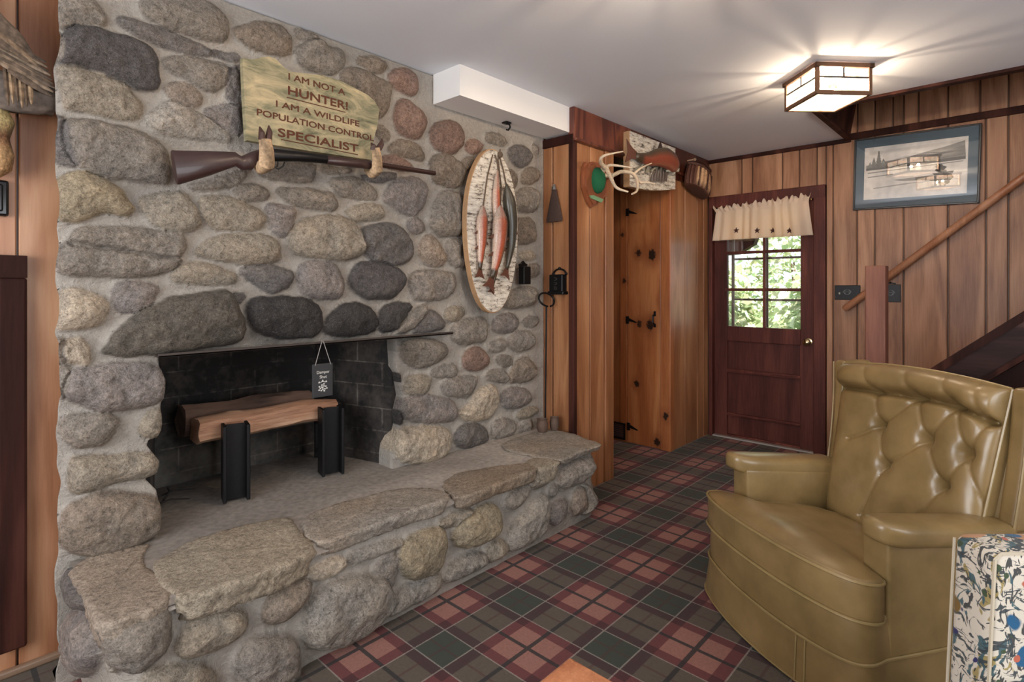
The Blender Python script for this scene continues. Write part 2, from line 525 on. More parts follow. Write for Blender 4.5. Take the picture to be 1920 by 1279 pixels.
# far wall with the door (X = 4.8)
XW = 4.8
cuts = [PX(x, 450, XW).y for x in (1392, 1412, 1468, 1500, 1533, 1563, 1608, 1641, 1695, 1778, 1849, 1891)]
cutsR = [2.06] + cuts[:5] + cuts[5:] + [-0.16, -0.3, -0.5, -0.62, -0.86, -1.0, -1.2, -1.42, -1.6, -1.86, -2.1, -2.4]
fnX = lambda u, v, t: (XW - t, u, v)
DY0, DY1, DZ = 1.13, 2.04, 2.10
wf = MB()
top = [2.06] + [c for c in cuts if c > 1.13] + [1.13]
planks(wf, top, DZ, CZ, fnX)
planks(wf, [1.13] + [c for c in cutsR if c < 1.1], 0.0, CZ, fnX)
planks(wf, [0.97, 0.92, 0.81, 0.70, 0.636, 0.55, 0.387, 0.22, 0.08, -0.16, -0.4, -0.62, -0.86, -1.2, -1.6, -2.1, -2.4], CZ + 0.03, 3.7, fnX, tone=(0.6, 0.8))  # boards above the ceiling line: stairwell shade put into their darker tone
for b in ((-2.4, DY0, 0, 3.7), (DY1, 2.7, 0, CZ), (DY0, DY1, DZ, 3.7), (DY1, 2.7, CZ, 2.6)):
    wf.box(XW, XW + 0.12, b[0], b[1], b[2], b[3], col=(0.25, 0, 0))
struct('wall_far', wf, M_panel)
tm = MB()
tm.bbox(XW - 0.028, XW - 0.001, 0.96, 2.06, CZ - 0.035, CZ - 0.002, 0.006)
tm.bbox(XW - 0.03, XW - 0.001, -2.4, 0.99, CZ - 0.02, CZ + 0.03, 0.006)
struct('trim_3', tm, M_dark)
# door casing
dc = MB()
dc.bbox(XW - 0.035, XW + 0.06, DY0, DY0 + 0.085, 0.0, DZ, 0.006, col=(0.9, 0.3, 0))
dc.bbox(XW - 0.035, XW + 0.06, DY1 - 0.02, DY1 + 0.01, 0.0, DZ, 0.004, col=(0.9, 0.5, 0))
dc.bbox(XW - 0.036, XW + 0.06, DY0, DY1 + 0.01, DZ - 0.10, DZ, 0.006, col=(0.8, 0.7, 0))
struct('trim_4', dc, M_door)
th_ = MB(); th_.bbox(XW - 0.03, XW + 0.1, DY0 + 0.06, DY1, 0.0005, 0.012, 0.003)
struct('trim_8', th_, plain('threshold_metal', (186, 180, 172), 0.4, 0.3))

# door leaf
door = thing('door_1', 'dark brown wooden door with a six-light window and three wide panels', 'door', (XW + 0.03, 1.62, 0.0), kind='structure')
DX0, DX1 = XW + 0.012, XW + 0.055
ya, yb = 1.215, 2.02
wy0, wy1, wz0, wz1 = 1.319, 1.908, 0.967, 1.93
dl = MB()
dl.bbox(DX0, DX1, ya, wy0, 0.012, 2.0, 0.004, col=(0.9, 0.13, 0))
dl.bbox(DX0, DX1, wy1, yb, 0.012, 2.0, 0.004, col=(0.8, 0.77, 0))
dl.build('door_stile', M_door, door, smooth=False)
dl = MB()
for z0, z1 in ((0.84, wz0), (0.565, 0.60), (0.19, 0.215), (0.012, 0.03), (wz1, 2.0)):
    dl.bbox(DX0, DX1, wy0, wy1, z0, z1, 0.004, col=(1.0, z0, 0))
dl.build('door_rail', M_door, door, smooth=False)
dl = MB()  # bead strips along rails and stiles, highlight put into their brighter colour
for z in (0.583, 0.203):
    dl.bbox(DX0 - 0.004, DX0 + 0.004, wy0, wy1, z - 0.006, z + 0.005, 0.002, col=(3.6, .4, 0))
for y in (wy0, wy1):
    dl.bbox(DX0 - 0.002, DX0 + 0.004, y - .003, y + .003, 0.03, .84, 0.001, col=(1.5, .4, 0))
dl.build('highlight_bead', M_door, door, smooth=False)
dl = MB()
for z0, z1 in ((0.60, 0.84), (0.215, 0.565), (0.03, 0.19)):
    dl.bbox(DX0 + 0.022, DX1 - 0.008, wy0 - 0.004, wy1 + 0.004, z0 - 0.004, z1 + 0.004, 0.003, col=(0.85, z1, 0))
dl.build('door_panel', M_door, door, smooth=False)
mu = MB()
my = 1.6
mu.bbox(DX0 + 0.004, DX1 - 0.01, my - 0.011, my + 0.011, wz0, wz1, 0.004)
for z in (1.285, 1.603):
    mu.bbox(DX0 - 0.004, DX1 - 0.01, wy0, wy1 + 0.02, z - 0.012, z + 0.012, 0.004)
mu.build('muntin', M_door, door, smooth=False)
M_glass = NT('window_glass')
M_glass.set(Base_Color=(1, 1, 1), Roughness=0.0, Transmission_Weight=1.0, IOR=1.0, Alpha=0.12)
M_glass = M_glass.m
gl = MB(); gl.box(DX1 - 0.02, DX1 - 0.016, wy0, wy1, wz0, wz1)
gl.build('window_pane', M_glass, door, smooth=False)
ss = MB()
for z in (1.20, 1.55): ss.bbox(DX1 + 0.005, DX1 + 0.02, wy0 + 0.0, wy1 - 0.03, z - 0.009, z + 0.009, 0.003)
ss.bbox(DX1 + 0.005, DX1 + 0.02, my - 0.018, my + 0.004, wz0, wz1, 0.003)
ss.bbox(DX1 + 0.005, DX1 + 0.02, wy1 - 0.045, wy1 - 0.02, wz0, wz1, 0.003)
ss.build('storm_sash', plain('storm_sash_paint', (92, 74, 66), 0.5), door, smooth=False)
kn = MB()
Mk = Matrix.Translation((DX0, 1.262, 0.872)) @ Matrix.Rotation(math.radians(-90), 4, 'Y')
kn.lathe([(0.001, 0), (0.03, 0.0), (0.03, 0.006), (0.012, 0.01), (0.011, 0.03), (0.022, 0.036), (0.029, 0.05), (0.026, 0.062), (0.012, 0.068), (0.001, 0.069)], 20, Mk)
kn.build('door_knob', M_brass, door, smooth=50)

# left-hand panel wall beside the chimney (Y = 2.52)
wl = MB()
YL = 2.52
fnL = lambda u, v, t: (u, YL - t, v)
xg = PY(32, 300, YL).x
planks(wl, [-2.0, -1.7, -1.45, -1.25, -1.0, -0.72, -0.5, -0.3, -0.08, xg - 0.0, 0.40], 0.0, CZ, fnL, tone=(0.9, 1.0), gap=0.006)
wl.box(-2.0, 0.40, YL, YL + 0.1, 0, CZ, col=(0.2, 0, 0))
struct('wall_left', wl, M_left)
bb = MB(); bb.bbox(-2.0, 0.36, YL - 0.04, YL - 0.015, 0.0, 0.024, 0.006)
o = struct('baseboard_left', bb, M_basebd)
# dark door casing at the left edge
cs = MB()
cx = PY(50, 480, YL - 0.03).x; cz = PY(50, 480, YL - 0.03).z
cs.bbox(cx - 0.075, cx, YL - 0.05, YL - 0.016, 0.09, cz - 0.075, 0.008, col=(0.9, 0.2, 0))
cs.prism([(cx, cz), (cx, cz - 0.075), (cx - 0.075, cz - 0.075)], lambda u, v, t: (u, t, v), YL - 0.05, YL - 0.016, col=(0.9, 0.2, 0))
cs.prism([(cx, cz), (cx - 0.075, cz - 0.075), (-0.7, cz - 0.075), (-0.7, cz)], lambda u, v, t: (u, t, v), YL - 0.05, YL - 0.016, col=(1.15, 0.8, 0))
struct('trim_5', cs, M_dark)

# chimney back-up wall and the closet alcove
bk = MB()
bk.box(0.5, 0.62, 2.95, 3.05, 0, CZ); bk.box(0.36, 3.3, 2.98, 3.08, 0, CZ)
struct('wall_chimney_core', bk, M_wall_back)

# return panel (faces -X) between stone and pillar, then front panel
XR, YP = 2.79, 2.07
rp = MB()
planks(rp, [2.36, PX(1036, 500, XR).y, 2.095], 0.0, 2.235, lambda u, v, t: (XR + 0.016 - t, u, v), tone=(0.8, 0.9))
rp.box(XR + 0.016, XR + 0.05, 2.1, 2.36, 0.0, 2.27, col=(0.25, 0, 0))
struct('wall_return', rp, M_pine)
fp = MB()
xg1, xg2, xe = PY(1106, 500, YP).x, PY(1133, 500, YP).x, PY(1150, 500, YP).x
planks(fp, [XR + 0.03, xg1, xg2], 0.0, 2.23, lambda u, v, t: (u, YP + 0.016 - t, v), tone=(0.95, 1.05))
fp.bbox(xg2 + 0.002, xe - 0.012, YP - 0.012, YP + 0.02, 0.0, 2.23, 0.005, col=(0.9, 0.4, 0))
fp.bbox(xe - 0.04, xe, YP - 0.004, YP + 0.05, 0.0, 2.23, 0.006, col=(1.1, 0.9, 0))
fp.box(XR + 0.02, xe - 0.01, YP + 0.016, YP + 0.045, 0.0, 2.23, col=(0.3, 0, 0))
fp.box(xe - 0.03, xe - 0.002, YP + 0.045, 2.62, 0.0, 2.3, col=(0.5, 0.2, 0))
struct('wall_pillar', fp, M_pine)
ct = MB()
ct.bbox(XR - 0.012, XR + 0.028, YP - 0.014, YP + 0.026, 0.0, 2.235, 0.006)
ct.bbox(XR - 0.014, XR + 0.02, YP - 0.012, 2.36, 2.205, 2.262, 0.006)
struct('trim_6', ct, M_dark)
# red-stained header over panel and alcove
hd = MB()
hd.bbox(XR - 0.01, 3.46, YP - 0.016, YP + 0.03, 2.225, CZ - 0.001, 0.004, col=(0.95, 0.35, 0))
hd.bbox(XR - 0.01, 4.785, YP - 0.03, YP + 0.03, 2.215, 2.236, 0.006, col=(0.7, 0.6, 0))
hd.bbox(3.46, 4.785, YP - 0.016, YP + 0.03, 2.17, CZ - 0.001, 0.004, col=(0.5, 0.7, 0))  # right-hand board darkened, shade put into its colour
struct('trim_7', hd, M_header)

# right-hand pillar wall of the alcove
XA = 4.11
pw = MB()
pc = [PY(x, 500, YP - 0.004).x for x in (1285, 1308, 1320)]
planks(pw, [XA + 0.0] + pc + [4.80], 0.0, 2.2, lambda u, v, t: (u, YP + 0.016 - t, v), tone=(0.8, 1.0))
pw.box(XA, 4.82, YP + 0.016, YP + 0.05, 0.0, 2.3, col=(0.3, 0, 0))
struct('wall_corner', pw, M_pine)
KX = 4.075
def kpt(x, y, r): p = PX(x, y, KX); return (p.x, p.y, p.z, r * 1.7)
M_knotty = wood('knotty_pine', (140, 80, 44), (182, 116, 68), (204, 146, 96), ring=3, ringamt=0.35, rough=0.42, coat=0.2,
                knotpts=[kpt(1197, 474, 0.016), kpt(1223, 478, 0.024), kpt(1199, 607, 0.016), kpt(1219, 610, 0.022), kpt(1194, 720, 0.016), kpt(1250, 780, 0.016), kpt(1232, 829, 0.018), kpt(1167, 440, 0.01), kpt(1171, 527, 0.012)])
yp1, yd0, yd1, yj1 = 2.06, 2.150, 2.452, 2.525
pp = MB()
pp.bbox(KX - 0.012, XA + 0.02, yp1, yd0 - 0.003, 0.0, 2.17, 0.005, col=(1.05, 0.11, 0))
pp.bbox(KX - 0.006, XA + 0.02, yd1 + 0.003, yj1, 0.0, 2.17, 0.005, col=(0.9, 0.53, 0))
pp.box(KX + 0.0, XA + 0.02, yj1, 2.62, 0.0, 2.3, col=(0.6, 0.63, 0))
pp.box(KX + 0.0, XA + 0.02, yp1, yd1, 2.13, 2.3, col=(0.55, 0.63, 0))
o = struct('wall_closet', pp, M_knotty); recentre(o)
sbox('wall_alcove_back', M_pine, 3.0, 4.2, 2.62, 2.68, 0.0, CZ)
sbox('ceiling_alcove', M_dark, 3.2, 4.2, YP + 0.03, 2.62, 2.3, 2.33)
# closet door leaf with strap hinges and handle
cd = thing('door_2', 'narrow knotty pine closet door with black hinges', 'closet door', (KX, 2.3, 0), kind='structure')
dm = MB(); dm.bbox(KX - 0.002, KX + 0.02, yd0, yd1, 0.003, 2.128, 0.004, col=(0.95, 0.0, 0))
ob = dm.build('door_leaf', M_knotty, cd, smooth=False)
# keep knot pattern in room coordinates
me = ob.data; V = np.empty(len(me.vertices) * 3, np.float32); me.vertices.foreach_get('co', V)
me.vertices.foreach_set('co', (V.reshape(-1, 3) + np.array([KX, 2.3, 0])).ravel().astype(np.float32)); ob.location = (-KX, -2.3, 0); me.update()
for (x, y) in ((1178, 398), (1178, 600), (1180, 800)):
    p = PX(x, y, KX - 0.006)
    h = MB(); h.bbox(KX - 0.012, KX - 0.002, p.y - 0.006, p.y + 0.022, p.z - 0.032, p.z + 0.032, 0.003)
    h.prism([(p.y - 0.006, p.z + 0.016), (p.y - 0.006, p.z - 0.01), (p.y - 0.075, p.z - 0.022), (p.y - 0.082, p.z - 0.016)], lambda u, v, t: (t, u, v), KX - 0.008, KX - 0.002)
    h.build('hinge', M_blackmetal, cd, smooth=False)
p = PX(1227, 600, KX - 0.01)
h = MB(); h.tube([(KX - 0.003, p.y, p.z + 0.05), (KX - 0.035, p.y, p.z + 0.03), (KX - 0.035, p.y, p.z - 0.02), (KX - 0.003, p.y, p.z - 0.045)], 0.007, 8)
h.bbox(KX - 0.006, KX - 0.001, p.y - 0.01, p.y + 0.01, p.z + 0.03, p.z + 0.07, 0.002)
h.bbox(KX - 0.006, KX - 0.001, p.y - 0.01, p.y + 0.01, p.z - 0.06, p.z - 0.03, 0.002)
h.build('door_handle', M_blackmetal, cd, smooth=40)

# boxed-in bulkhead under the ceiling
sbox('ceiling_bulkhead', M_white, 1.866, 2.90, 2.09, 2.30, 2.272, CZ - 0.0005)

# walls behind the viewpoint, each with an assumed, unseen wide window opening
def wall_open(name, axis, pos, a0, a1, w0, w1, z0, z1, th=0.1):
    mb = MB()
    for (p, q, r, s) in ((a0, w0, 0, CZ), (w1, a1, 0, CZ), (w0, w1, 0, z0), (w0, w1, z1, CZ)):
        if axis == 'x': mb.box(pos - th, pos, p, q, r, s)
        else: mb.box(p, q, pos - th, pos, r, s)
    return struct(name, mb, M_wall_back)
wall_open('wall_rear', 'x', -2.0, -2.4, 2.62, -0.7, 1.9, 0.75, 2.15)
wall_open('wall_right', 'y', -2.4, -2.0, 4.95, -0.4, 2.4, 0.75, 2.15)
def win_frame(name, axis, pos, w0, w1, z0, z1):
    mb = MB()
    for (p, q, r, s) in ((w0, w0 + .05, z0, z1), (w1 - .05, w1, z0, z1), (w0, w1, z0, z0 + .05), (w0, w1, z1 - .05, z1), ((w0 + w1) / 2 - .025, (w0 + w1) / 2 + .025, z0, z1)):
        if axis == 'x': mb.bbox(pos - .08, pos - .03, p, q, r, s, .004)
        else: mb.bbox(p, q, pos - .08, pos - .03, r, s, .004)
    struct(name, mb, M_white)
win_frame('assumed_window_1', 'x', -2.0, -0.7, 1.9, 0.75, 2.15)
win_frame('assumed_window_2', 'y', -2.4, -0.4, 2.4, 0.75, 2.15)
sbox('wall_stairwell_end', M_wall_back, 3.8, 4.95, -2.5, -2.4, CZ, 3.8)

# ================================================================== stone fireplace
PAL = {'g': (126, 116, 106), 'd': (98, 92, 88), 'D': (80, 75, 74), 'K': (62, 58, 57), 't': (150, 136, 116), 'T': (168, 152, 128), 'b': (122, 104, 88),
       'r': (126, 98, 86), 'p': (156, 134, 116), 'l': (126, 116, 115), 'L': (156, 148, 138), 'y': (158, 138, 102), 'm': (152, 145, 136), 'a': (138, 128, 120)}
PAL = {k: tuple(np.array((130, 122, 112)) * 0.55 + np.array(v) * 0.45 + (0 if k != 'm' else 26)) for k, v in PAL.items()}
for k_, v_ in (('D', (84, 79, 77)), ('K', (68, 64, 62)), ('d', (104, 98, 94)), ('T', (170, 156, 138)), ('r', (130, 106, 94))): PAL[k_] = v_
PALL = {k: np.array(lin(v)) for k, v in PAL.items()}

def stone_field(stones, U, Vv, seed=0, margin=0.035, hs=1.0, grow=0.010):
    """height and own colour over a regular grid (U cols, V rows); stones = (colour, polygon, height factor)"""
    nu, nv = len(U), len(Vv)
    G0, G1 = np.meshgrid(U, Vv)
    P = np.stack([G0.ravel(), G1.ravel()], 1)
    p3 = np.hstack([P, np.zeros((len(P), 1))])
    H = 0.004 * vnoise(p3, 9, seed + 1, 2) + 0.0022 * vnoise(p3, 45, seed + 2, 2)
    mort = PALL['m'] * (1 + 0.10 * vnoise(p3, 5, seed + 3, 3))[:, None]
    col = mort.copy(); fil = np.zeros(len(P)); mask = np.full(len(P), 0.25)
    n_a = vnoise(p3, 16, seed + 4, 3); n_b = vnoise(p3, 60, seed + 5, 2); n_c = vnoise(p3, 30, seed + 6, 2)
    warp = np.stack([vnoise(p3, 22, seed + 7, 2), vnoise(p3, 22, seed + 8, 2)], 1) * 0.006
    u0, du, v0, dv = U[0], U[1] - U[0], Vv[0], Vv[1] - Vv[0]
    idx = np.arange(nu * nv).reshape(nv, nu)
    for si, (cc, poly, hf) in enumerate(stones):
        poly = chaikin(poly, 1)
        lo, hi = poly.min(0) - margin, poly.max(0) + margin
        a, b = max(0, int((lo[0] - u0) / du)), min(nu, int((hi[0] - u0) / du) + 2)
        c, d = max(0, int((lo[1] - v0) / dv)), min(nv, int((hi[1] - v0) / dv) + 2)
        if a >= b or c >= d: continue
        I = idx[c:d, a:b].ravel()
        sd = sdist(P[I] + warp[I], poly) + grow
        mx = sd.max()
        if mx <= 0: continue
        wdt = min(0.045, 0.75 * mx)
        t = np.clip(sd / wdt, 0, 1)
        dome = np.sqrt(1 - (1 - t) ** 2)
        rr = np.random.default_rng(si + 1000 * seed)
        Hs = (0.026 + 0.36 * min(mx, 0.11)) * hf * hs
        tilt = (P[I] - poly.mean(0)) @ np.array([rr.uniform(-.10, .10), rr.uniform(-.12, .16)])
        h = Hs * (0.72 * dome + 0.28 * np.clip(sd / mx, 0, 1)) + t * (tilt + 0.014 * n_a[I] + 0.0028 * n_b[I])
        ins = sd > 0
        better = ins & (h > H[I])
        H[I] = np.where(better, h, H[I])
        base = PALL[cc] if cc in PALL else np.array(cc)
        sc = base * rr.uniform(0.92, 1.1) * (1 + 0.16 * n_c[I] + 0.12 * n_a[I])[:, None]
        sc = sc * (1 + np.stack([0.05 * n_a[I], 0 * n_a[I], -0.06 * n_a[I]], 1))
        k = np.clip(sd / 0.004, 0, 1)[:, None]
        col[I] = np.where(ins[:, None], col[I] * (1 - k) + sc * k, col[I])
        mask[I] = np.where(ins, np.maximum(mask[I], k[:, 0]), mask[I])
        fil[I] = np.maximum(fil[I], np.where(ins, 0, 0.011 * np.exp(np.minimum(sd, 0) / 0.011)))
    H = np.maximum(H, 0) + fil
    return P, H, np.hstack([col, mask[:, None]])

def Sx(lst, ox, oy, sc):          # crop coordinates -> photograph coordinates
    return [(c, [(x / sc + ox, y / sc + oy) for x, y in pts], h) for (c, h, pts) in lst]

W = []
k4 = 3.996
W += Sx([
 ('g', 1, [(30,-60),(300,-30),(370,60),(415,130),(380,165),(280,150),(160,150),(120,180),(40,190),(10,120)]),
 ('g', 1, [(670,0),(740,-40),(1150,-20),(1280,70),(1335,180),(1320,280),(1200,285),(1050,250),(870,200),(730,120),(680,60)]),
 ('d', .8, [(490,110),(590,125),(800,195),(1000,280),(1190,350),(1180,395),(1050,390),(900,350),(650,260),(540,180)]),
 ('b', 1, [(1370,230),(1430,175),(1560,150),(1690,165),(1790,230),(1810,320),(1790,400),(1640,390),(1500,340)]),
 ('D', 1.1, [(110,190),(300,195),(480,240),(680,310),(780,380),(800,460),(795,640),(740,660),(620,640),(520,580),(350,510),(140,470),(60,440),(50,330)]),
 ('t', .9, [(75,490),(85,486),(200,510),(400,570),(540,620),(620,710),(690,820),(640,890),(450,860),(110,800),(100,790),(90,650)]),
 ('g', 1.1, [(95,900),(300,900),(560,950),(740,1020),(860,1110),(885,1280),(870,1350),(830,1365),(650,1350),(430,1310),(220,1250),(140,1160),(100,1020)]),
 ('d', .7, [(15,880),(80,870),(95,1000),(130,1150),(190,1240),(60,1200),(10,1150)]),
 ('g', .9, [(850,430),(950,405),(1150,440),(1330,470),(1320,590),(1260,660),(1170,665),(1090,620),(1000,570),(880,500)]),
 ('p', .8, [(850,640),(920,600),(1030,620),(1130,700),(1120,770),(1040,780),(940,740),(870,690)]),
 ('L', .9, [(880,740),(960,770),(1150,860),(1300,970),(1360,1040),(1250,1035),(1000,1015),(830,990),(730,920),(760,830)]),
 ('l', .7, [(1180,800),(1330,770),(1420,790),(1440,980),(1400,1000),(1290,930),(1160,840)]),
 ('l', .5, [(1330,520),(1410,470),(1420,760),(1350,760),(1320,640)]),
 ('d', .5, [(1210,360),(1300,375),(1420,400),(1405,440),(1300,420),(1205,395)]),
 ('g', .7, [(0,200),(60,300),(40,440),(0,480),(-40,300)]),
], 100, 0, k4)
W += Sx([
 ('g', 1, [(10,370),(60,310),(140,290),(210,300),(260,350),(350,360),(370,430),(350,490),(290,545),(180,520),(50,490),(15,430)]),
 ('b', .8, [(350,520),(450,500),(560,540),(650,600),(715,620),(710,700),(690,820),(640,875),(590,860),(560,800),(450,720),(340,620)]),
 ('b', .8, [(450,450),(500,415),(600,420),(690,460),(660,530),(600,540),(520,490)]),
 ('r', 1, [(690,560),(730,510),(800,500),(890,530),(920,590),(910,680),(860,700),(780,670),(720,620)]),
 ('r', 1, [(745,800),(780,740),(840,740),(890,790),(970,850),(985,930),(930,1020),(850,1025),(760,980),(735,880)]),
 ('r', 1, [(1005,970),(1060,910),(1140,895),(1220,920),(1260,1000),(1250,1090),(1190,1145),(1090,1140),(1020,1080)]),
 ('r', .7, [(1270,1080),(1330,1030),(1410,1070),(1400,1120),(1340,1150),(1280,1120)]),
 ('g', .7, [(1425,1000),(1500,985),(1600,1050),(1560,1095),(1430,1050)]),
 ('d', 1, [(1590,1120),(1650,1085),(1720,1090),(1775,1160),(1750,1220),(1690,1255),(1620,1210)]),
 ('b', .9, [(690,1110),(740,1060),(830,1040),(930,1080),(970,1160),(950,1205),(880,1180),(800,1165),(720,1140)]),
 ('g', .6, [(580,940),(640,930),(710,990),(700,1040),(640,1050)]),
 ('r', .7, [(650,1160),(760,1170),(860,1220),(900,1270),(760,1260),(640,1230)]),
 ('b', 1, [(1000,1180),(1100,1150),(1200,1180),(1270,1270),(1240,1380),(1190,1400),(1070,1380),(1020,1330)]),
 ('b', .8, [(1220,1230),(1290,1170),(1340,1180),(1300,1280),(1270,1270)]),
 ('a', .5, [(0,200),(120,230),(180,270),(100,285),(20,270)]),
 ('a', .5, [(1780,1080),(1830,1090),(1830,1150),(1790,1150)]),
], 560, 0, k4)
W += Sx([
 ('y', 1.1, [(20,180),(110,100),(220,80),(380,130),(500,210),(560,300),(620,360),(560,405),(380,380),(270,420),(170,465),(40,440),(0,330)]),
 ('t', 1, [(660,300),(720,260),(870,240),(1000,245),(1060,330),(1110,440),(1110,490),(1030,535),(900,530),(780,480),(700,390)]),
 ('t', 1, [(1115,290),(1220,260),(1350,280),(1480,330),(1590,400),(1600,470),(1560,515),(1260,520),(1180,470),(1130,390)]),
 ('g', .9, [(1370,220),(1480,180),(1580,190),(1650,250),(1620,290),(1500,295),(1400,270)]),
 ('g', .8, [(1030,190),(1150,160),(1330,120),(1460,80),(1470,120),(1370,190),(1220,205),(1080,205)]),
 ('l', 1, [(1610,340),(1700,330),(1840,370),(1820,440),(1780,540),(1740,575),(1680,540),(1640,450)]),
 ('g', 1.15, [(130,600),(200,520),(400,505),(700,520),(960,560),(1010,620),(980,710),(900,735),(640,690),(330,650),(150,640)]),
 ('g', 1.15, [(40,660),(120,625),(330,655),(640,700),(860,740),(985,735),(940,790),(800,850),(600,870),(330,865),(80,850),(40,760)]),
 ('t', 1, [(1100,660),(1180,590),(1400,555),(1620,560),(1720,630),(1720,730),(1640,775),(1420,775),(1380,750),(1280,755),(1180,720),(1090,705)]),
 ('t', .9, [(910,850),(1000,780),(1100,765),(1250,800),(1390,870),(1390,910),(1330,925),(1080,925),(930,910)]),
 ('d', 1, [(1410,820),(1540,790),(1720,800),(1820,860),(1800,930),(1680,1000),(1600,970),(1510,910)]),
 ('T', 1.1, [(60,990),(180,960),(300,1000),(400,1050),(410,1130),(380,1220),(250,1260),(100,1270),(30,1230),(0,1100)]),
 ('l', .8, [(470,940),(560,910),(700,920),(800,960),(790,1000),(710,1110),(620,1140),(500,1130),(470,1060)]),
 ('d', .6, [(1345,1000),(1480,1010),(1400,1080)]),
], 100, 300, k4)
W += Sx([
 ('g', .6, [(195,30),(300,50),(420,60),(400,85),(300,90),(200,80)]),
 ('g', 1, [(240,140),(380,115),(500,150),(600,220),(605,280),(560,290),(420,275),(310,250)]),
 ('d', .7, [(470,120),(580,110),(700,90),(770,100),(690,150),(600,160)]),
 ('t', 1, [(370,380),(480,330),(620,325),(665,400),(640,440),(540,445),(440,460),(400,420)]),
 ('l', 1, [(640,290),(700,200),(760,130),(900,130),(990,190),(980,290),(930,390),(860,415),(790,380),(700,320)]),
 ('g', 1, [(1040,330),(1080,250),(1150,215),(1240,270),(1260,400),(1250,550),(1130,570),(1030,540),(1000,470)]),
 ('l', .7, [(840,460),(900,430),(970,470),(960,530),(900,550),(850,520)]),
 ('p', .9, [(930,640),(990,545),(1060,600),(1120,690),(1120,770),(1060,800),(980,780),(920,720)]),
 ('t', 1.15, [(-60,560),(0,480),(120,420),(280,410),(420,460),(490,560),(530,640),(500,690),(390,745),(250,740),(60,715),(-30,690)]),
 ('d', 1.1, [(460,560),(530,500),(650,470),(770,490),(860,590),(885,680),(830,770),(740,785),(600,760),(520,720)]),
 ('l', 1, [(10,800),(100,760),(280,770),(350,860),(355,1000),(310,1040),(140,1035),(30,990)]),
 ('D', 1.1, [(400,860),(470,770),(580,760),(740,800),(830,870),(800,960),(720,1030),(590,1045),(470,1010),(400,930)]),
 ('a', .9, [(850,870),(920,825),(1080,830),(1190,850),(1210,940),(1170,1010),(1060,1050),(900,1050),(860,980)]),
 ('a', .8, [(1140,600),(1200,590),(1280,600),(1280,800),(1170,800),(1130,700)]),
 ('t', .8, [(1120,1140),(1180,1095),(1260,1110),(1270,1160),(1190,1215),(1130,1200)]),
 ('g', 1, [(1530,1090),(1560,1020),(1640,960),(1790,950),(1820,1020),(1780,1090),(1640,1115)]),
 ('b', .9, [(1700,90),(1760,50),(1820,70),(1830,130),(1760,180),(1690,170)]),
 ('g', 1, [(1640,260),(1700,205),(1800,210),(1830,280),(1800,380),(1710,390),(1640,350)]),
 ('b', .7, [(1630,440),(1780,430),(1810,560),(1790,620),(1640,630)]),
 ('T', .7, [(1670,700),(1780,680),(1810,740),(1700,750)]),
 ('b', .7, [(1740,790),(1830,770),(1830,870),(1750,880)]),
 ('b', .7, [(1600,60),(1650,90),(1670,160),(1630,220),(1590,160)]),
], 560, 300, k4)
W += [
 ('g', [(488,310),(540,300),(597,304),(596,330),(588,340),(550,338),(500,330)], .9),
 ('g', [(523,352),(560,352),(600,357),(628,362),(640,382),(633,393),(600,389),(560,385),(536,372)], .9),
 ((0.115, 0.098, 0.078), [(190,668),(215,640),(240,605),(290,575),(330,560),(400,548),(432,546),(447,572),(464,612),(455,640),(380,652),(300,663)], 1.3),
 ('K', [(468,575),(480,560),(530,558),(580,560),(605,580),(607,612),(600,628),(560,634),(520,632),(490,625),(470,605)], 1.2),
 ('K', [(612,610),(622,590),(650,572),(680,568),(705,582),(712,605),(705,622),(670,630),(630,630),(614,622)], 1.1),
 ('K', [(716,622),(714,600),(724,576),(745,567),(782,570),(765,590),(745,622)], 1.1),
 ('g', [(748,623),(762,600),(790,575),(806,571),(801,590),(785,610),(762,625)], 1.2),
 ('d', [(775,623),(802,590),(816,580),(840,602),(836,617),(800,624)], .9),
]
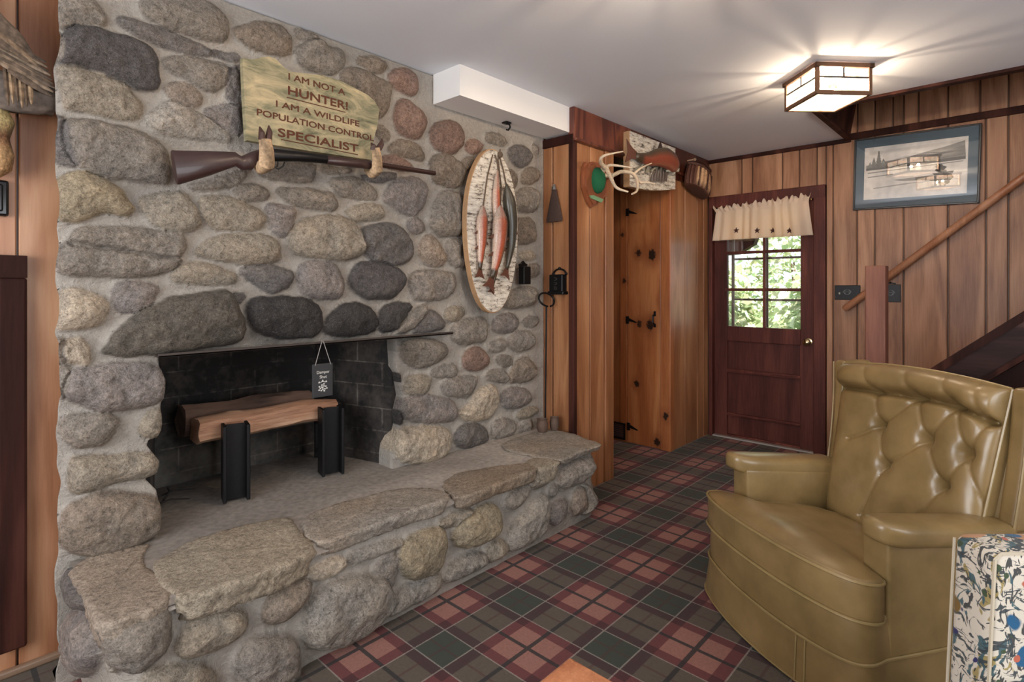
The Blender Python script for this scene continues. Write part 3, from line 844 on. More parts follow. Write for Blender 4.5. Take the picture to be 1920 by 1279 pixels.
W += Sx([
 ('g', 1, [(220,420),(230,340),(300,300),(440,310),(560,340),(585,400),(530,470),(380,530),(260,480)]),
 ('g', 1, [(600,240),(640,180),(740,150),(860,145),(880,240),(860,320),(780,325),(690,350),(610,310)]),
 ('l', .9, [(910,190),(960,130),(1060,110),(1120,170),(1080,240),(980,265),(920,235)]),
 ('a', .7, [(1140,170),(1210,130),(1270,150),(1240,210),(1180,215)]),
 ('a', .9, [(880,340),(1000,300),(1025,360),(960,405),(890,400)]),
 ('a', .9, [(1030,300),(1080,250),(1180,240),(1240,300),(1220,370),(1090,400),(1040,370)]),
 ('r', 1, [(690,460),(720,390),(800,360),(880,430),(890,490),(830,540),(710,530)]),
 ('a', .7, [(450,570),(530,500),(640,500),(660,560),(600,590),(500,590)]),
 ('g', .7, [(940,450),(1010,420),(1070,460),(1060,510),(980,520)]),
 ('g', .8, [(860,600),(910,540),(1000,530),(1040,600),(1020,630),(920,625)]),
 ('b', .9, [(1040,590),(1080,490),(1160,430),(1240,500),(1240,600),(1140,630),(1050,635)]),
 ('t', .8, [(250,680),(270,600),(340,580),(460,590),(450,680),(400,725),(290,725)]),
 ('a', 1, [(530,650),(610,590),(800,580),(800,640),(740,740),(650,745),(560,720)]),
 ('l', 1, [(220,820),(260,750),(400,730),(560,740),(650,820),(640,910),(540,930),(330,930),(240,890)]),
 ('T', 1, [(660,850),(740,800),(800,700),(880,650),(950,680),(960,790),(910,890),(790,920),(690,910)]),
 ('l', 1, [(970,720),(1020,680),(1120,665),(1210,720),(1200,780),(1110,830),(1000,825)]),
 ('T', 1.1, [(180,1100),(200,1000),(320,960),(560,970),(610,1050),(580,1160),(480,1230),(350,1240),(210,1220)]),
 ('d', 1, [(630,1090),(640,1000),(720,940),(840,950),(890,1020),(880,1080),(800,1100),(690,1130)]),
 ('a', .9, [(910,1040),(920,930),(1020,900),(1100,940),(1090,1010),(980,1060)]),
 ('t', .7, [(1100,900),(1120,850),(1240,810),(1270,850),(1180,900)]),
 ('a', .7, [(1110,990),(1150,930),(1220,910),(1230,1010),(1140,1030)]),
 ('K', .6, [(165,600),(220,560),(230,640),(190,720),(165,700)]),
 ('K', .6, [(170,790),(210,830),(250,930),(200,960),(170,900)]),
], 700, 560, k4)
W += Sx([
 ('T', 1, [(130,200),(160,140),(280,140),(315,200),(310,290),(230,300),(150,270)]),
 ('a', 1, [(10,200),(90,130),(150,140),(130,230),(160,290),(60,260)]),
 ('l', 1.15, [(130,480),(190,350),(330,320),(560,290),(760,310),(835,400),(825,520),(740,570),(480,605),(370,600),(280,560),(180,530)]),
 ('g', .9, [(80,310),(150,310),(180,350),(130,480),(150,530),(90,510)]),
 ('g', 1, [(120,720),(160,660),(260,640),(420,630),(520,680),(500,730),(430,820),(380,850),(240,850),(160,810)]),
 ('t', 1, [(660,780),(690,680),(730,610),(800,600),(810,740),(770,795)]),
 ('t', 1.1, [(170,1110),(190,960),(230,920),(400,930),(700,900),(780,910),(800,960),(775,1030),(600,1070),(460,1090),(330,1150),(220,1170)]),
], 80, 600, 3.553)
W += Sx([
 ('b', 1.2, [(130,300),(120,200),(180,60),(300,0),(400,-60),(700,-40),(830,10),(850,120),(840,230),(740,290),(560,370),(400,400),(250,390)]),
], 80, 940, 3.773)

YW0 = 2.305
YT = 2.262
wall_st = []
for (cc, pts, hf) in W:
    wall_st.append((cc, [(PY(x, y, YT).x, PY(x, y, YT).z) for x, y in pts], hf))

XL, XRt = 0.312, 2.788
GX = np.arange(XL, XRt + 0.001, 0.005); GZ = np.arange(0.0, CZ - 0.001, 0.005)
P, H, col = stone_field(wall_st, GX, GZ, 1)
# soot: an irregular stain above and beside the firebox mouth
mid = np.array([1.14, 1.02])
sx = np.exp(-((P[:, 0] - 1.14) / 0.46) ** 4); sz = np.exp(-np.maximum(P[:, 1] - 1.06, 0) / 0.13) * (P[:, 1] > 0.98)
stain = np.clip(sx * sz * (0.75 + 0.6 * vnoise(np.hstack([P, P[:, :1]]), 8, 91, 3)), 0, 1) * 0.72
jam = np.exp(-np.abs(P[:, 0] - 1.66) / 0.05) * (P[:, 1] < 1.06) * (P[:, 1] > 0.55) * np.clip(0.6 + 0.7 * vnoise(np.hstack([P, P[:, :1]]), 9, 92, 3), 0, 1) * 0.7
col[:, :3] *= (1 - np.clip(stain + jam, 0, 0.85))[:, None]
hole = [(303, 655), (304, 690), (312, 712), (310, 746), (305, 770), (306, 797), (299, 824), (284, 828), (281, 839), (302, 868), (297, 890), (276, 901), (299, 924), (302, 950), (300, 1060), (745, 1060), (745, 860), (750, 825), (757, 800), (754, 780), (764, 745), (759, 720), (752, 690), (751, 630), (300, 630)]
hp = np.array([(PY(x, y, YT).x, min(PY(x, y, YT).z, 1.056)) for x, y in hole])
nx, nz = len(GX), len(GZ)
Hm = H.reshape(nz, nx)
VX = np.stack([P[:, 0], YW0 - H, P[:, 1]], 1)
# wobble the outer left edge
ed = P[:, 0] < XL + 0.03
VX[ed, 0] += 0.012 * vnoise(np.stack([np.zeros(ed.sum()), P[ed, 1], np.zeros(ed.sum())], 1), 9, 55, 2) * (1 - (P[ed, 0] - XL) / 0.03)
ii = np.arange(nx * nz).reshape(nz, nx)
Q = np.stack([ii[:-1, :-1], ii[:-1, 1:], ii[1:, 1:], ii[1:, :-1]], -1).reshape(-1, 4)
cen = (P[Q[:, 0]] + P[Q[:, 2]]) / 2
keep = sdist(cen, hp) < 0
Q = Q[keep]
# boundary edges -> returns running back into the wall
from collections import Counter
def snap(P0, poly):
    best = np.full(len(P0), 1e9); out = P0.copy()
    for a_, b_ in zip(poly, np.roll(poly, -1, 0)):
        ab = b_ - a_; t = np.clip(((P0 - a_) @ ab) / max(ab @ ab, 1e-12), 0, 1); q_ = a_ + t[:, None] * ab
        d_ = ((P0 - q_) ** 2).sum(1); k_ = d_ < best; out[k_] = q_[k_]; best = np.minimum(best, d_)
    return out, np.sqrt(best)
E_ = np.concatenate([Q[:, [0, 1]], Q[:, [1, 2]], Q[:, [2, 3]], Q[:, [3, 0]]])
key = np.sort(E_, 1); uk, first, cnt = np.unique(key[:, 0].astype(np.int64) * (nx * nz) + key[:, 1], return_index=True, return_counts=True)
be = E_[first[cnt == 1]]
bv = np.unique(be); nb = len(VX)
sp_, ds_ = snap(P[bv], hp); near_ = ds_ < 0.009
VX[bv[near_], 0] = sp_[near_, 0]; VX[bv[near_], 2] = sp_[near_, 1]
remap = np.full(nx * nz, -1); steps = 4
allV = [VX]; allC = [col]; extra = []
prev = np.arange(nx * nz)
isout = (P[bv, 0] < XL + 0.004) | (P[bv, 0] > XRt - 0.006)
for sidx in range(1, steps + 1):
    t = sidx / steps
    nv_ = VX[bv].copy()
    back = np.where(P[bv, 0] < XL + 0.004, YL - 0.022, np.where(P[bv, 0] > XRt - 0.006, 2.36, 2.42))
    nv_[:, 1] = nv_[:, 1] * (1 - t) + back * t
    left = P[bv, 0] < XL + 0.004
    nv_[left, 0] += 0.05 * t
    remap2 = np.full(nx * nz, -1); base = sum(len(a) for a in allV); remap2[bv] = base + np.arange(len(bv))
    allV.append(nv_); allC.append(col[bv])
    extra.append(np.stack([prev[be[:, 1]], prev[be[:, 0]], remap2[be[:, 0]], remap2[be[:, 1]]], 1))
    prev = remap2
Vall = np.concatenate(allV); Call = np.concatenate(allC); Fall = np.concatenate([Q] + extra)
used = np.unique(Fall); rm = np.full(len(Vall), -1); rm[used] = np.arange(len(used))
def stone_material():
    m = NT('field_stone')
    v = m.obj(); at_ = m.n('Attribute', attribute_name='Col'); c = at_.outputs['Color']; al = at_.outputs['Alpha']
    n1 = m.noise(v, 170, 4, 0.75); n2 = m.noise(v, 42, 5, 0.6); n3 = m.noise(v, 320, 2, 0.6); n4 = m.noise(v, 80, 4, 0.7)
    k = m.n('MapRange', {0: m.math('ADD', m.math('ADD', m.math('MULTIPLY', n1, 0.4), m.math('MULTIPLY', n4, 0.35)), m.math('MULTIPLY', n2, 0.25)), 1: 0.36, 2: 0.64, 3: 0.36, 4: 1.75}).outputs[0]
    k = m.math('ADD', m.math('MULTIPLY', m.math('SUBTRACT', k, 1.0), al), 1.0)
    c = m.vmath('MULTIPLY', c, m.n('CombineXYZ', {0: k, 1: k, 2: k}).outputs[0])
    sp = m.n('MapRange', {0: n3, 1: 0.62, 2: 0.7, 3: 0.0, 4: 0.3}).outputs[0]
    c = m.mix(m.math('MULTIPLY', sp, al), c, lin(190, 184, 172))
    sp2 = m.n('MapRange', {0: n1, 1: 0.36, 2: 0.28, 3: 0.0, 4: 0.5}).outputs[0]
    c = m.mix(m.math('MULTIPLY', sp2, al), c, lin(52, 48, 46))
    m.set(Base_Color=c, Roughness=0.88, Specular_IOR_Level=0.3)
    m.bump(m.math('ADD', m.math('MULTIPLY', n1, 0.4), m.math('ADD', m.math('MULTIPLY', n4, 0.6), n2)), 1.0, 0.010)
    return m.m
M_stone = stone_material()
fire = thing('stone_fireplace', 'grey fieldstone fireplace with black firebox and raised stone hearth', 'fireplace', (1.5, 2.3, 0))
mk('chimney_breast', Vall[used], rm[Fall], M_stone, fire, True, cols=Call[used])

# ---- hearth base: path in plan (s) x height (z)
X0h, X1h, YH = 0.355, 2.69, 1.80
rc = 0.085
def path(s):
    """s<0: along the left end (from the front corner back), s>0 along the front, then round the right end"""
    Lf = X1h - X0h
    if s < 0:
        return (X0h, YH - s), (-1, 0)
    if s > Lf:
        return (X1h, YH + (s - Lf)), (1, 0)
    return (X0h + s, YH), (0, -1)
S = np.arange(-0.69, (X1h - X0h) + 0.29, 0.005); Z = np.arange(0.0, 0.385, 0.005)
HF = []
def fr(lst, ox, oy, sc, side=False):
    for cc, hf, pts in lst:
        q = []
        for x, y in pts:
            x, y = x / sc + ox, y / sc + oy
            if side: p = PX(x, y, X0h - 0.03); q.append((-(p.y - YH), p.z))
            else: p = PY(x, y, YH - 0.03); q.append((p.x - X0h, p.z))
        HF.append((cc, q, hf))
fr([('g', 1.2, [(335,960),(350,1100),(400,1200),(480,1250),(680,1250),(820,1150),(920,1060),(925,880),(880,800),(700,850),(520,900),(400,880)]),
    ('t', 1.1, [(970,1100),(1010,960),(1120,850),(1300,800),(1470,800),(1470,920),(1380,1010),(1150,1110),(1020,1130)]),
    ('a', 1.1, [(1390,1240),(1430,1080),(1560,980),(1790,990),(1850,1120),(1830,1300),(1600,1400),(1420,1380)]),
    ('t', 1.0, [(700,1290),(860,1200),(1100,1180),(1230,1250),(1250,1400),(1000,1500),(760,1450)]),
    ('L', .7, [(300,1230),(380,1220),(460,1290),(420,1360),(320,1330)])], 80, 940, 3.773)
fr([('d', 1.0, [(70,560),(110,480),(210,490),(250,600),(275,780),(180,785),(90,700)]),
    ('l', 1.0, [(105,800),(270,800),(285,1000),(320,1120),(250,1279),(160,1240),(110,1100)]),
    ('l', .7, [(285,810),(345,830),(340,1000),(330,1100),(290,990)])], 80, 940, 3.773, True)
fr([('b', 1.1, [(280,790),(280,860),(180,1000),(100,1080),(0,1110),(-80,1080),(-60,950),(40,800),(200,770)]),
    ('T', .8, [(270,720),(330,690),(470,590),(550,640),(540,680),(400,750),(290,770)]),
    ('L', 1.2, [(235,1200),(250,1000),(330,830),(480,760),(780,740),(895,840),(890,950),(820,1070),(700,1170),(520,1260),(300,1285)]),
    ('L', .6, [(550,620),(600,570),(800,500),(960,470),(980,500),(800,590),(620,650)]),
    ('y', 1.1, [(945,560),(1000,450),(1120,400),(1270,370),(1300,480),(1280,610),(1200,710),(1080,750),(990,750),(945,680)]),
    ('L', 1, [(880,960),(960,830),(1100,770),(1250,700),(1270,800),(1200,880),(1000,980),(850,1060)]),
    ('t', .9, [(1240,350),(1330,280),(1480,220),(1490,280),(1430,330),(1290,370)]),
    ('y', 1.1, [(1340,430),(1400,330),(1500,240),(1620,190),(1700,230),(1710,360),(1640,460),(1480,520),(1380,510)]),
    ('L', 1, [(1290,790),(1320,680),(1400,600),(1540,550),(1600,600),(1590,660),(1400,760)]),
    ('t', .9, [(1605,620),(1610,520),(1690,450),(1750,500),(1750,570),(1680,620)]),
    ('g', .9, [(1750,180),(1790,110),(1900,40),(1930,70),(1900,150),(1820,230),(1770,225)]),
    ('a', .6, [(780,660),(880,560),(930,560),(925,800),(890,820),(800,730)])], 520, 900, k4)
fr([('L', 1.1, [(680,1090),(700,900),(800,790),(900,680),(980,640),(1000,760),(980,930),(860,1020),(740,1080)]),
    ('a', .8, [(1020,640),(1050,550),(1090,590),(1080,640),(1040,665)]),
    ('l', 1, [(1010,860),(1020,750),(1090,690),(1160,680),(1150,800),(1070,890)]),
    ('p', 1, [(1190,800),(1210,640),(1260,580),(1300,600),(1300,740),(1260,800)]),
    ('L', 1, [(1285,790),(1315,620),(1290,550),(1360,590),(1400,660),(1380,750),(1300,800)]),
    ('a', 1.2, [(1080,560),(1100,420),(1200,370),(1340,340),(1370,400),(1300,510),(1190,580),(1110,580)]),
    ('t', 1, [(860,560),(900,430),(1000,370),(1080,370),(1080,450),(1020,540),(920,590)])], 800, 780, 4.264)
Lf = X1h - X0h
HF += [('a', [(Lf + .05, .05), (Lf + .2, .04), (Lf + .22, .17), (Lf + .06, .18)], 1), ('g', [(Lf + .04, .2), (Lf + .2, .2), (Lf + .2, .34), (Lf + .05, .33)], 1)]
P2, H2, col2 = stone_field(HF, S, Z, 2, hs=1.15)
V2 = np.zeros((len(P2), 3))
for i, s in enumerate(S):
    # blended direction near the corners
    (px, py), nrm = path(s)
    n = np.array(nrm, float)
    for cs_, na, nb_ in ((0.0, (-1, 0), (0, -1)), (Lf, (0, -1), (1, 0))):
        if abs(s - cs_) < rc:
            t = (s - cs_ + rc) / (2 * rc); an0 = math.atan2(na[1], na[0]); an1 = math.atan2(nb_[1], nb_[0])
            if an1 < an0 - 3.2: an1 += 2 * math.pi
            if an1 > an0 + 3.2: an1 -= 2 * math.pi
            if cs_ == 0.0: an0, an1 = math.pi, 1.5 * math.pi
            an = an0 + (an1 - an0) * t
            n = np.array([math.cos(an), math.sin(an)])
            ccx = X0h + rc if cs_ == 0 else X1h - rc
            px, py = ccx + rc * n[0], YH + rc + rc * n[1]
            break
    sl = slice(i, len(P2), len(S))
    hh = H2[sl] - 0.02
    V2[sl, 0] = px + n[0] * hh; V2[sl, 1] = py + n[1] * hh; V2[sl, 2] = P2[sl, 1]
jj = np.arange(len(P2)).reshape(len(Z), len(S))
Q2 = np.stack([jj[:-1, :-1], jj[:-1, 1:], jj[1:, 1:], jj[1:, :-1]], -1).reshape(-1, 4)
cap = V2[jj[-1]].copy()
for i, s in enumerate(S):
    (px, py), nrm = path(s)
    cap[i, 0] -= nrm[0] * 0.16 + (0.11 if abs(s) < .05 else 0) * -1; cap[i, 1] -= nrm[1] * 0.16
cap[:, 2] = 0.388
nV = len(V2); V2 = np.vstack([V2, cap]); col2 = np.vstack([col2, col2[jj[-1]]])
Q2 = np.vstack([Q2, np.stack([jj[-1][:-1], jj[-1][1:], nV + np.arange(1, len(S)), nV + np.arange(0, len(S) - 1)], 1)])
mk('hearth_base', V2, Q2, M_stone, fire, True, cols=col2)

# ---- capping slabs on the hearth
def slab(outline, ztop, thick, col, seed, rough=1.0):
    pl = np.array(outline)
    dense = chaikin(pl, 1)
    # resample boundary
    seg = np.linalg.norm(np.roll(dense, -1, 0) - dense, axis=1); tot = seg.sum(); n = int(tot / 0.009)
    cum = np.concatenate([[0], np.cumsum(seg)]); loop = np.vstack([dense, dense[:1]])
    tt = np.linspace(0, tot, n, endpoint=False)
    B = np.stack([np.interp(tt, cum, loop[:, 0]), np.interp(tt, cum, loop[:, 1])], 1)
    c0 = B.mean(0)
    rings = []
    def ring(scale_in, z, jit):
        d = c0 - B; l = np.linalg.norm(d, axis=1)[:, None]
        R = B + d / l * np.minimum(scale_in, l * 0.97)
        p3 = np.hstack([R, np.full((n, 1), z * 3)])
        out = -d / l
        R = R + out * (jit * (0.6 * vnoise(p3, 18, seed, 3) + 0.5 * vnoise(p3, 55, seed + 1, 2)))[:, None]
        return np.hstack([R, np.full((n, 1), z)])
    for t in (0.0, 0.2, 0.4, 0.6, 0.8): rings.append(ring(0.016 * (1 - t) + 0.010 * (1 - t), ztop - thick * (1 - t * 0.92), 0.02 * rough))
    rings.append(ring(0.004, ztop - 0.006, 0.015 * rough)); rings.append(ring(0.013, ztop - 0.001, 0.012 * rough))
    for k in (0.03, 0.05, 0.08, 0.12, 0.17, 0.23, 0.3, 0.4): rings.append(ring(k, ztop, 0.006))
    V = np.vstack(rings); m = len(rings)
    top = V[:, 2] > ztop - 0.012
    V[top, 2] += 0.007 * rough * vnoise(V[top], 9, seed + 3, 3) + 0.002 * vnoise(V[top], 50, seed + 4, 2)
    V = np.vstack([V, [[c0[0], c0[1], ztop]]])
    Fc = [(i * n + k, i * n + (k + 1) % n, (i + 1) * n + (k + 1) % n, (i + 1) * n + k) for i in range(m - 1) for k in range(n)]
    Fc += [((m - 1) * n + k, (m - 1) * n + (k + 1) % n, m * n) for k in range(n)]
    Fc.append(tuple(range(n - 1, -1, -1)))
    a = (V - V.mean(0)); area = sum(np.cross(B[k] - c0, B[(k + 1) % n] - c0) for k in range(n))
    if area < 0: Fc = [tuple(reversed(f)) for f in Fc]
    cc = PALL[col] * np.array([1.27, 1.22, 1.14]) * (1 + 0.16 * vnoise(V, 7, seed + 5, 3) + 0.1 * vnoise(V, 25, seed + 6, 2))[:, None]
    cc = cc * (1 + np.stack([0.06 * vnoise(V, 5, seed + 7), np.zeros(len(V)), -0.07 * vnoise(V, 5, seed + 7)], 1))
    return V, Fc, cc
ZT = 0.405
def add_slab(name, outline, zt, th, col, seed, rough=1.0):
    V, Fc, cc = slab(outline, zt, th, col, seed, rough)
    mk(name, V, Fc, M_stone, fire, True, cols=cc)
add_slab('hearth_slab', [(0.335, 2.30), (0.325, 2.05), (0.325, 1.80), (0.36, 1.765), (0.43, 1.78), (0.515, 1.80), (0.53, 1.95), (0.50, 2.12), (0.58, 2.3)], ZT + 0.004, 0.085, 'a', 11)
add_slab('hearth_slab', [(0.50, 1.80), (0.525, 1.755), (0.64, 1.735), (0.78, 1.725), (0.90, 1.745), (0.945, 1.80), (0.96, 1.95), (1.0, 2.10), (0.8, 2.16), (0.62, 2.14), (0.50, 2.06)], ZT + 0.012, 0.085, 't', 21, 1.3)
add_slab('hearth_slab', [(0.935, 1.86), (0.955, 1.79), (1.07, 1.79), (1.22, 1.775), (1.36, 1.785), (1.50, 1.765), (1.555, 1.79), (1.58, 1.88), (1.48, 2.04), (1.22, 2.08), (1.0, 2.06)], ZT + 0.012, 0.06, 'a', 31)
add_slab('hearth_slab', [(1.555, 1.80), (1.58, 1.755), (1.75, 1.75), (1.92, 1.75), (2.09, 1.752), (2.11, 1.80), (2.15, 1.86), (1.95, 1.96), (1.78, 2.02), (1.62, 1.96)], ZT + 0.006, 0.06, 'b', 41)
add_slab('hearth_slab', [(2.085, 1.80), (2.10, 1.745), (2.20, 1.735), (2.26, 1.75), (2.27, 1.84), (2.2, 1.92), (2.11, 1.88)], ZT + 0.006, 0.09, 't', 51)
add_slab('hearth_slab', [(2.25, 1.80), (2.27, 1.735), (2.45, 1.75), (2.58, 1.752), (2.665, 1.755), (2.70, 1.90), (2.735, 2.06), (2.72, 2.19), (2.6, 2.21), (2.4, 2.22), (2.2, 2.16), (2.2, 1.95)], ZT + 0.012, 0.035, 'a', 61)
# ---- cement bed of the hearth running into the firebox, with ash
gx, gy = np.arange(0.345, 2.70, 0.02), np.arange(1.80, 2.92, 0.02)
A, Bq = np.meshgrid(gx, gy); PP = np.stack([A.ravel(), Bq.ravel(), np.zeros(A.size)], 1)
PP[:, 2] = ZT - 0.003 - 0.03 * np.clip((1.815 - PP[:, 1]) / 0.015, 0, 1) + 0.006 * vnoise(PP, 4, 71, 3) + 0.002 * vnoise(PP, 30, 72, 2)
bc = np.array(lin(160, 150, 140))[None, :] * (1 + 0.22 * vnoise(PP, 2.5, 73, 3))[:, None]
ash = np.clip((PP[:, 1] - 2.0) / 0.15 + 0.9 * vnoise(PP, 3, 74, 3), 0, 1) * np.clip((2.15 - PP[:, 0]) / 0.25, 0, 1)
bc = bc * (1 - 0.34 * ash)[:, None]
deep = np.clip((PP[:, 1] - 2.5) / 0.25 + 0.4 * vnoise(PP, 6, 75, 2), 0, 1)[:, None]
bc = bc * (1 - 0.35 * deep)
q = np.arange(A.size).reshape(A.shape)
Qb = np.stack([q[:-1, :-1], q[:-1, 1:], q[1:, 1:], q[1:, :-1]], -1).reshape(-1, 4)
inside = ~((cen_x := (PP[Qb[:, 0], 0] + 0.01)) < 0.55) | (PP[Qb[:, 0], 1] < 2.3)
inside &= ((PP[Qb[:, 0], 0] < 1.70) | (PP[Qb[:, 0], 1] < 2.32))
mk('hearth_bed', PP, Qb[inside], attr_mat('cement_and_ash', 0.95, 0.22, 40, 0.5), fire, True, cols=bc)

# ---- firebox
def soot():
    m = NT('sooty_firebrick')
    v = m.obj()
    n = m.noise(v, 5, 4, 0.6); n2 = m.noise(v, 30, 4, 0.6)
    sep = m.n('SeparateXYZ', {0: v})
    # brick joints in the wall plane
    br = m.n('TexBrick', {'Vector': m.n('CombineXYZ', {0: m.math('ADD', sep.outputs[0], sep.outputs[1]), 1: m.math('ADD', sep.outputs[2], 0.012), 2: 0.0}).outputs[0], 'Scale': 1.0, 'Brick Width': 0.23, 'Row Height': 0.116, 'Mortar Size': 0.0035, 'Color1': (*lin(74, 66, 60), 1), 'Color2': (*lin(60, 54, 50), 1), 'Mortar': (*lin(112, 104, 96), 1)})
    c = br.outputs['Color']
    burnt = m.math('ADD', n, m.math('MULTIPLY', m.math('SUBTRACT', n2, 0.5), 0.5))
    k = m.n('MapRange', {0: burnt, 1: 0.42, 2: 0.66, 3: 0.98, 4: 0.15}).outputs[0]
    c = m.mix(k, c, lin(24, 21, 20))
    n5 = m.noise(v, 7, 5, 0.65)
    low = m.n('MapRange', {0: m.math('ADD', sep.outputs[2], m.math('MULTIPLY', m.math('SUBTRACT', n5, 0.5), 0.7)), 1: 0.30, 2: 0.62, 3: 0.75, 4: 0.0}).outputs[0]
    low = m.math('MULTIPLY', low, m.n('MapRange', {0: sep.outputs[0], 1: -0.45, 2: -0.1, 3: 1.0, 4: 0.15}).outputs[0])
    c = m.mix(low, c, lin(122, 116, 108))
    m.set(Base_Color=c, Roughness=0.9)
    m.bump(m.math('ADD', n2, m.math('MULTIPLY', br.outputs['Fac'], -1.0)), 0.5, 0.006)
    return m.m
M_soot = soot()
fb = MB()
xl, xr, yb0, yb1 = 0.585, 1.638, 2.35, 2.86
xbl, xbr = 0.73, 1.495
zt, zb = 1.075, 0.39
def wallq(a, b, z0, z1, th=-0.05):
    (ax, ay), (bx, by) = a, b
    d = Vector((bx - ax, by - ay, 0)).normalized(); nn = Vector((-d.y, d.x, 0)) * th
    P = [(ax, ay, z0), (bx, by, z0), (bx, by, z1), (ax, ay, z1)]
    P += [(p[0] + nn.x, p[1] + nn.y, p[2]) for p in P]
    fb.add(P, [(3, 2, 1, 0), (4, 5, 6, 7), (0, 1, 5, 4), (1, 2, 6, 5), (2, 3, 7, 6), (3, 0, 4, 7)])
wallq((xbl, yb1), (xl, yb0), zb, 1.6) ; wallq((xbr, yb1), (xbl, yb1), zb, 1.6); wallq((xr, yb0), (xbr, yb1), zb, 1.6)
fb.box(xl - 0.02, xr + 0.02, yb0, yb1 + 0.06, 1.55, 1.6)
fb.box(xl - 0.02, xr + 0.02, 2.40, 2.43, zt, 1.6)
ob = fb.build('firebox', M_soot, fire, smooth=False)
lb = MB(); lb.bbox(0.585, 1.965, 2.252, 2.40, 1.052, 1.060, 0.002); lb.bbox(0.585, 1.965, 2.252, 2.258, 1.052, 1.066, 0.002)
lb.build('lintel_bar', plain('rusty_lintel_steel', (72, 62, 57), 0.6, 0.3, var=0.3, vscale=25), fire, smooth=False, label='rusty steel lintel bar')

# ================================================================== things at the fireplace
GRP = None
# --- andirons
def andiron(label, x, y):
    t = thing('andiron', label, 'andiron', (x, y, ZT + .008), group='pair of andirons')
    hgt = 0.315
    Mz = Matrix.Translation((x, y, ZT + .008)) @ Matrix.Rotation(math.radians(-14), 4, 'Z')
    p = MB()
    # I-section standing upright: two flanges and a web
    p.bbox(-0.058, -0.044, -0.045, 0.045, 0, hgt, 0.003, Mz)
    p.bbox(0.030, 0.044, -0.05, 0.04, 0, hgt, 0.003, Mz)
    p.bbox(-0.045, 0.031, -0.006, 0.006, 0, hgt, 0.002, Mz)
    p.build('post', M_iron, t, smooth=False)
    b = MB(); b.bbox(-0.012, 0.012, 0.0, 0.30, 0.185, 0.21, 0.004, Mz)
    b.build('log_rest', M_iron, t, smooth=False)
    b = MB(); b.bbox(-0.012, 0.012, 0.28, 0.302, 0.0, 0.19, 0.004, Mz)
    b.build('rear_leg', M_iron, t, smooth=False)
    b = MB(); b.tube([Mz @ Vector((0, 0.0, 0.045)), Mz @ Vector((0, 0.28, 0.045))], 0.006, 8)
    b.build('tie_rod', M_iron, t)
    return t
andiron('left black iron andiron of I-beam steel, in front of the split log end', 0.925, 2.44)
andiron('right black iron andiron of I-beam steel, nearer the hanging damper tag', 1.362, 2.44)

# --- firewood
M_logface = wood('split_log_wood', (92, 60, 46), (172, 128, 100), (214, 176, 146), axis='x', ring=3, ringamt=0.25, rough=0.85, grain=(30, 30, 2.0), bump=0.6)
M_logdark = wood('weathered_log_wood', (58, 42, 36), (104, 78, 64), (136, 106, 88), axis='x', ring=4, rough=0.9, grain=(30, 30, 2.0), bump=0.6)
M_bark = attr_mat('log_bark', 0.95, 0.4, 50, 0.7)
def split_log(name, label, x0, x1, y, z, poly, mat, sag=0.0, seed=0, tilt=0.0, yaw=0.0):
    n = len(poly); m = 22; V = []
    pts = np.array(poly)
    big = chaikin(pts, 1); n = len(big)
    for i in range(m + 1):
        t = i / m; x = x0 + (x1 - x0) * t
        off = sag * math.sin(t * math.pi) + 0.006 * math.sin(t * 9 + seed)
        for k, (a, b) in enumerate(big):
            p3 = np.array([[x * 0.6, a * 3 + k * 0.31, b * 3]])
            w = 1 + 0.17 * vnoise(p3, 14, seed, 3)[0]
            ex = 0.012 * vnoise(np.array([[a, b, seed]]), 30, seed)[0] if i in (0, m) else 0
            V.append((x + ex, y + a * w + yaw * (t - .5), z + b * w + off + tilt * (t - 0.5)))
    Fc = [(i * n + k, i * n + (k + 1) % n, (i + 1) * n + (k + 1) % n, (i + 1) * n + k) for i in range(m) for k in range(n)]
    Fc.append(tuple(range(n - 1, -1, -1))); Fc.append(tuple(m * n + k for k in range(n)))
    if sum(pts[k][0] * pts[(k + 1) % len(pts)][1] - pts[(k + 1) % len(pts)][0] * pts[k][1] for k in range(len(pts))) < 0: Fc = [tuple(reversed(f)) for f in Fc]
    o = mk(name, V, Fc, mat, None, 35, cols=np.array([[1.0, 0.2 + 0.1 * seed, 0]] * len(V)))
    tag(o, label, 'firewood', 'split logs on the andirons')
    return o
zr = ZT + 0.222
split_log('split_log', 'tan freshly split log lying across the front of the andirons', 0.80, 1.43, 2.562, zr + 0.064, [(-0.055, -0.045), (0.05, -0.055), (0.068, 0.0), (0.035, 0.055), (-0.045, 0.05), (-0.06, 0.0)], M_logface, 0.012, 1)
split_log('split_log', 'darker weathered split log lying behind the tan one', 0.785, 1.37, 2.695, zr + 0.085, [(-0.05, -0.06), (0.05, -0.07), (0.06, 0.02), (0.0, 0.085), (-0.05, 0.045)], M_logdark, 0.0, 2, 0.0)
# twigs on the ash
tw = MB()
for a, b, c in (((0.66, 2.66, .421), (0.76, 2.70, .425), (0.83, 2.66, .423)), ((0.70, 2.62, .421), (0.74, 2.68, .43), (0.75, 2.75, .425)), ((0.64, 2.58, .42), (0.72, 2.60, .423), (0.78, 2.56, .42))):
    tw.tube([a, b, c], [0.005, 0.004, 0.003], 6)
tag(tw.build('charred_twigs', plain('charred_twig', (38, 34, 32), 0.9), smooth=True), 'charred twigs scattered on the ash beside the left andiron', 'twigs')

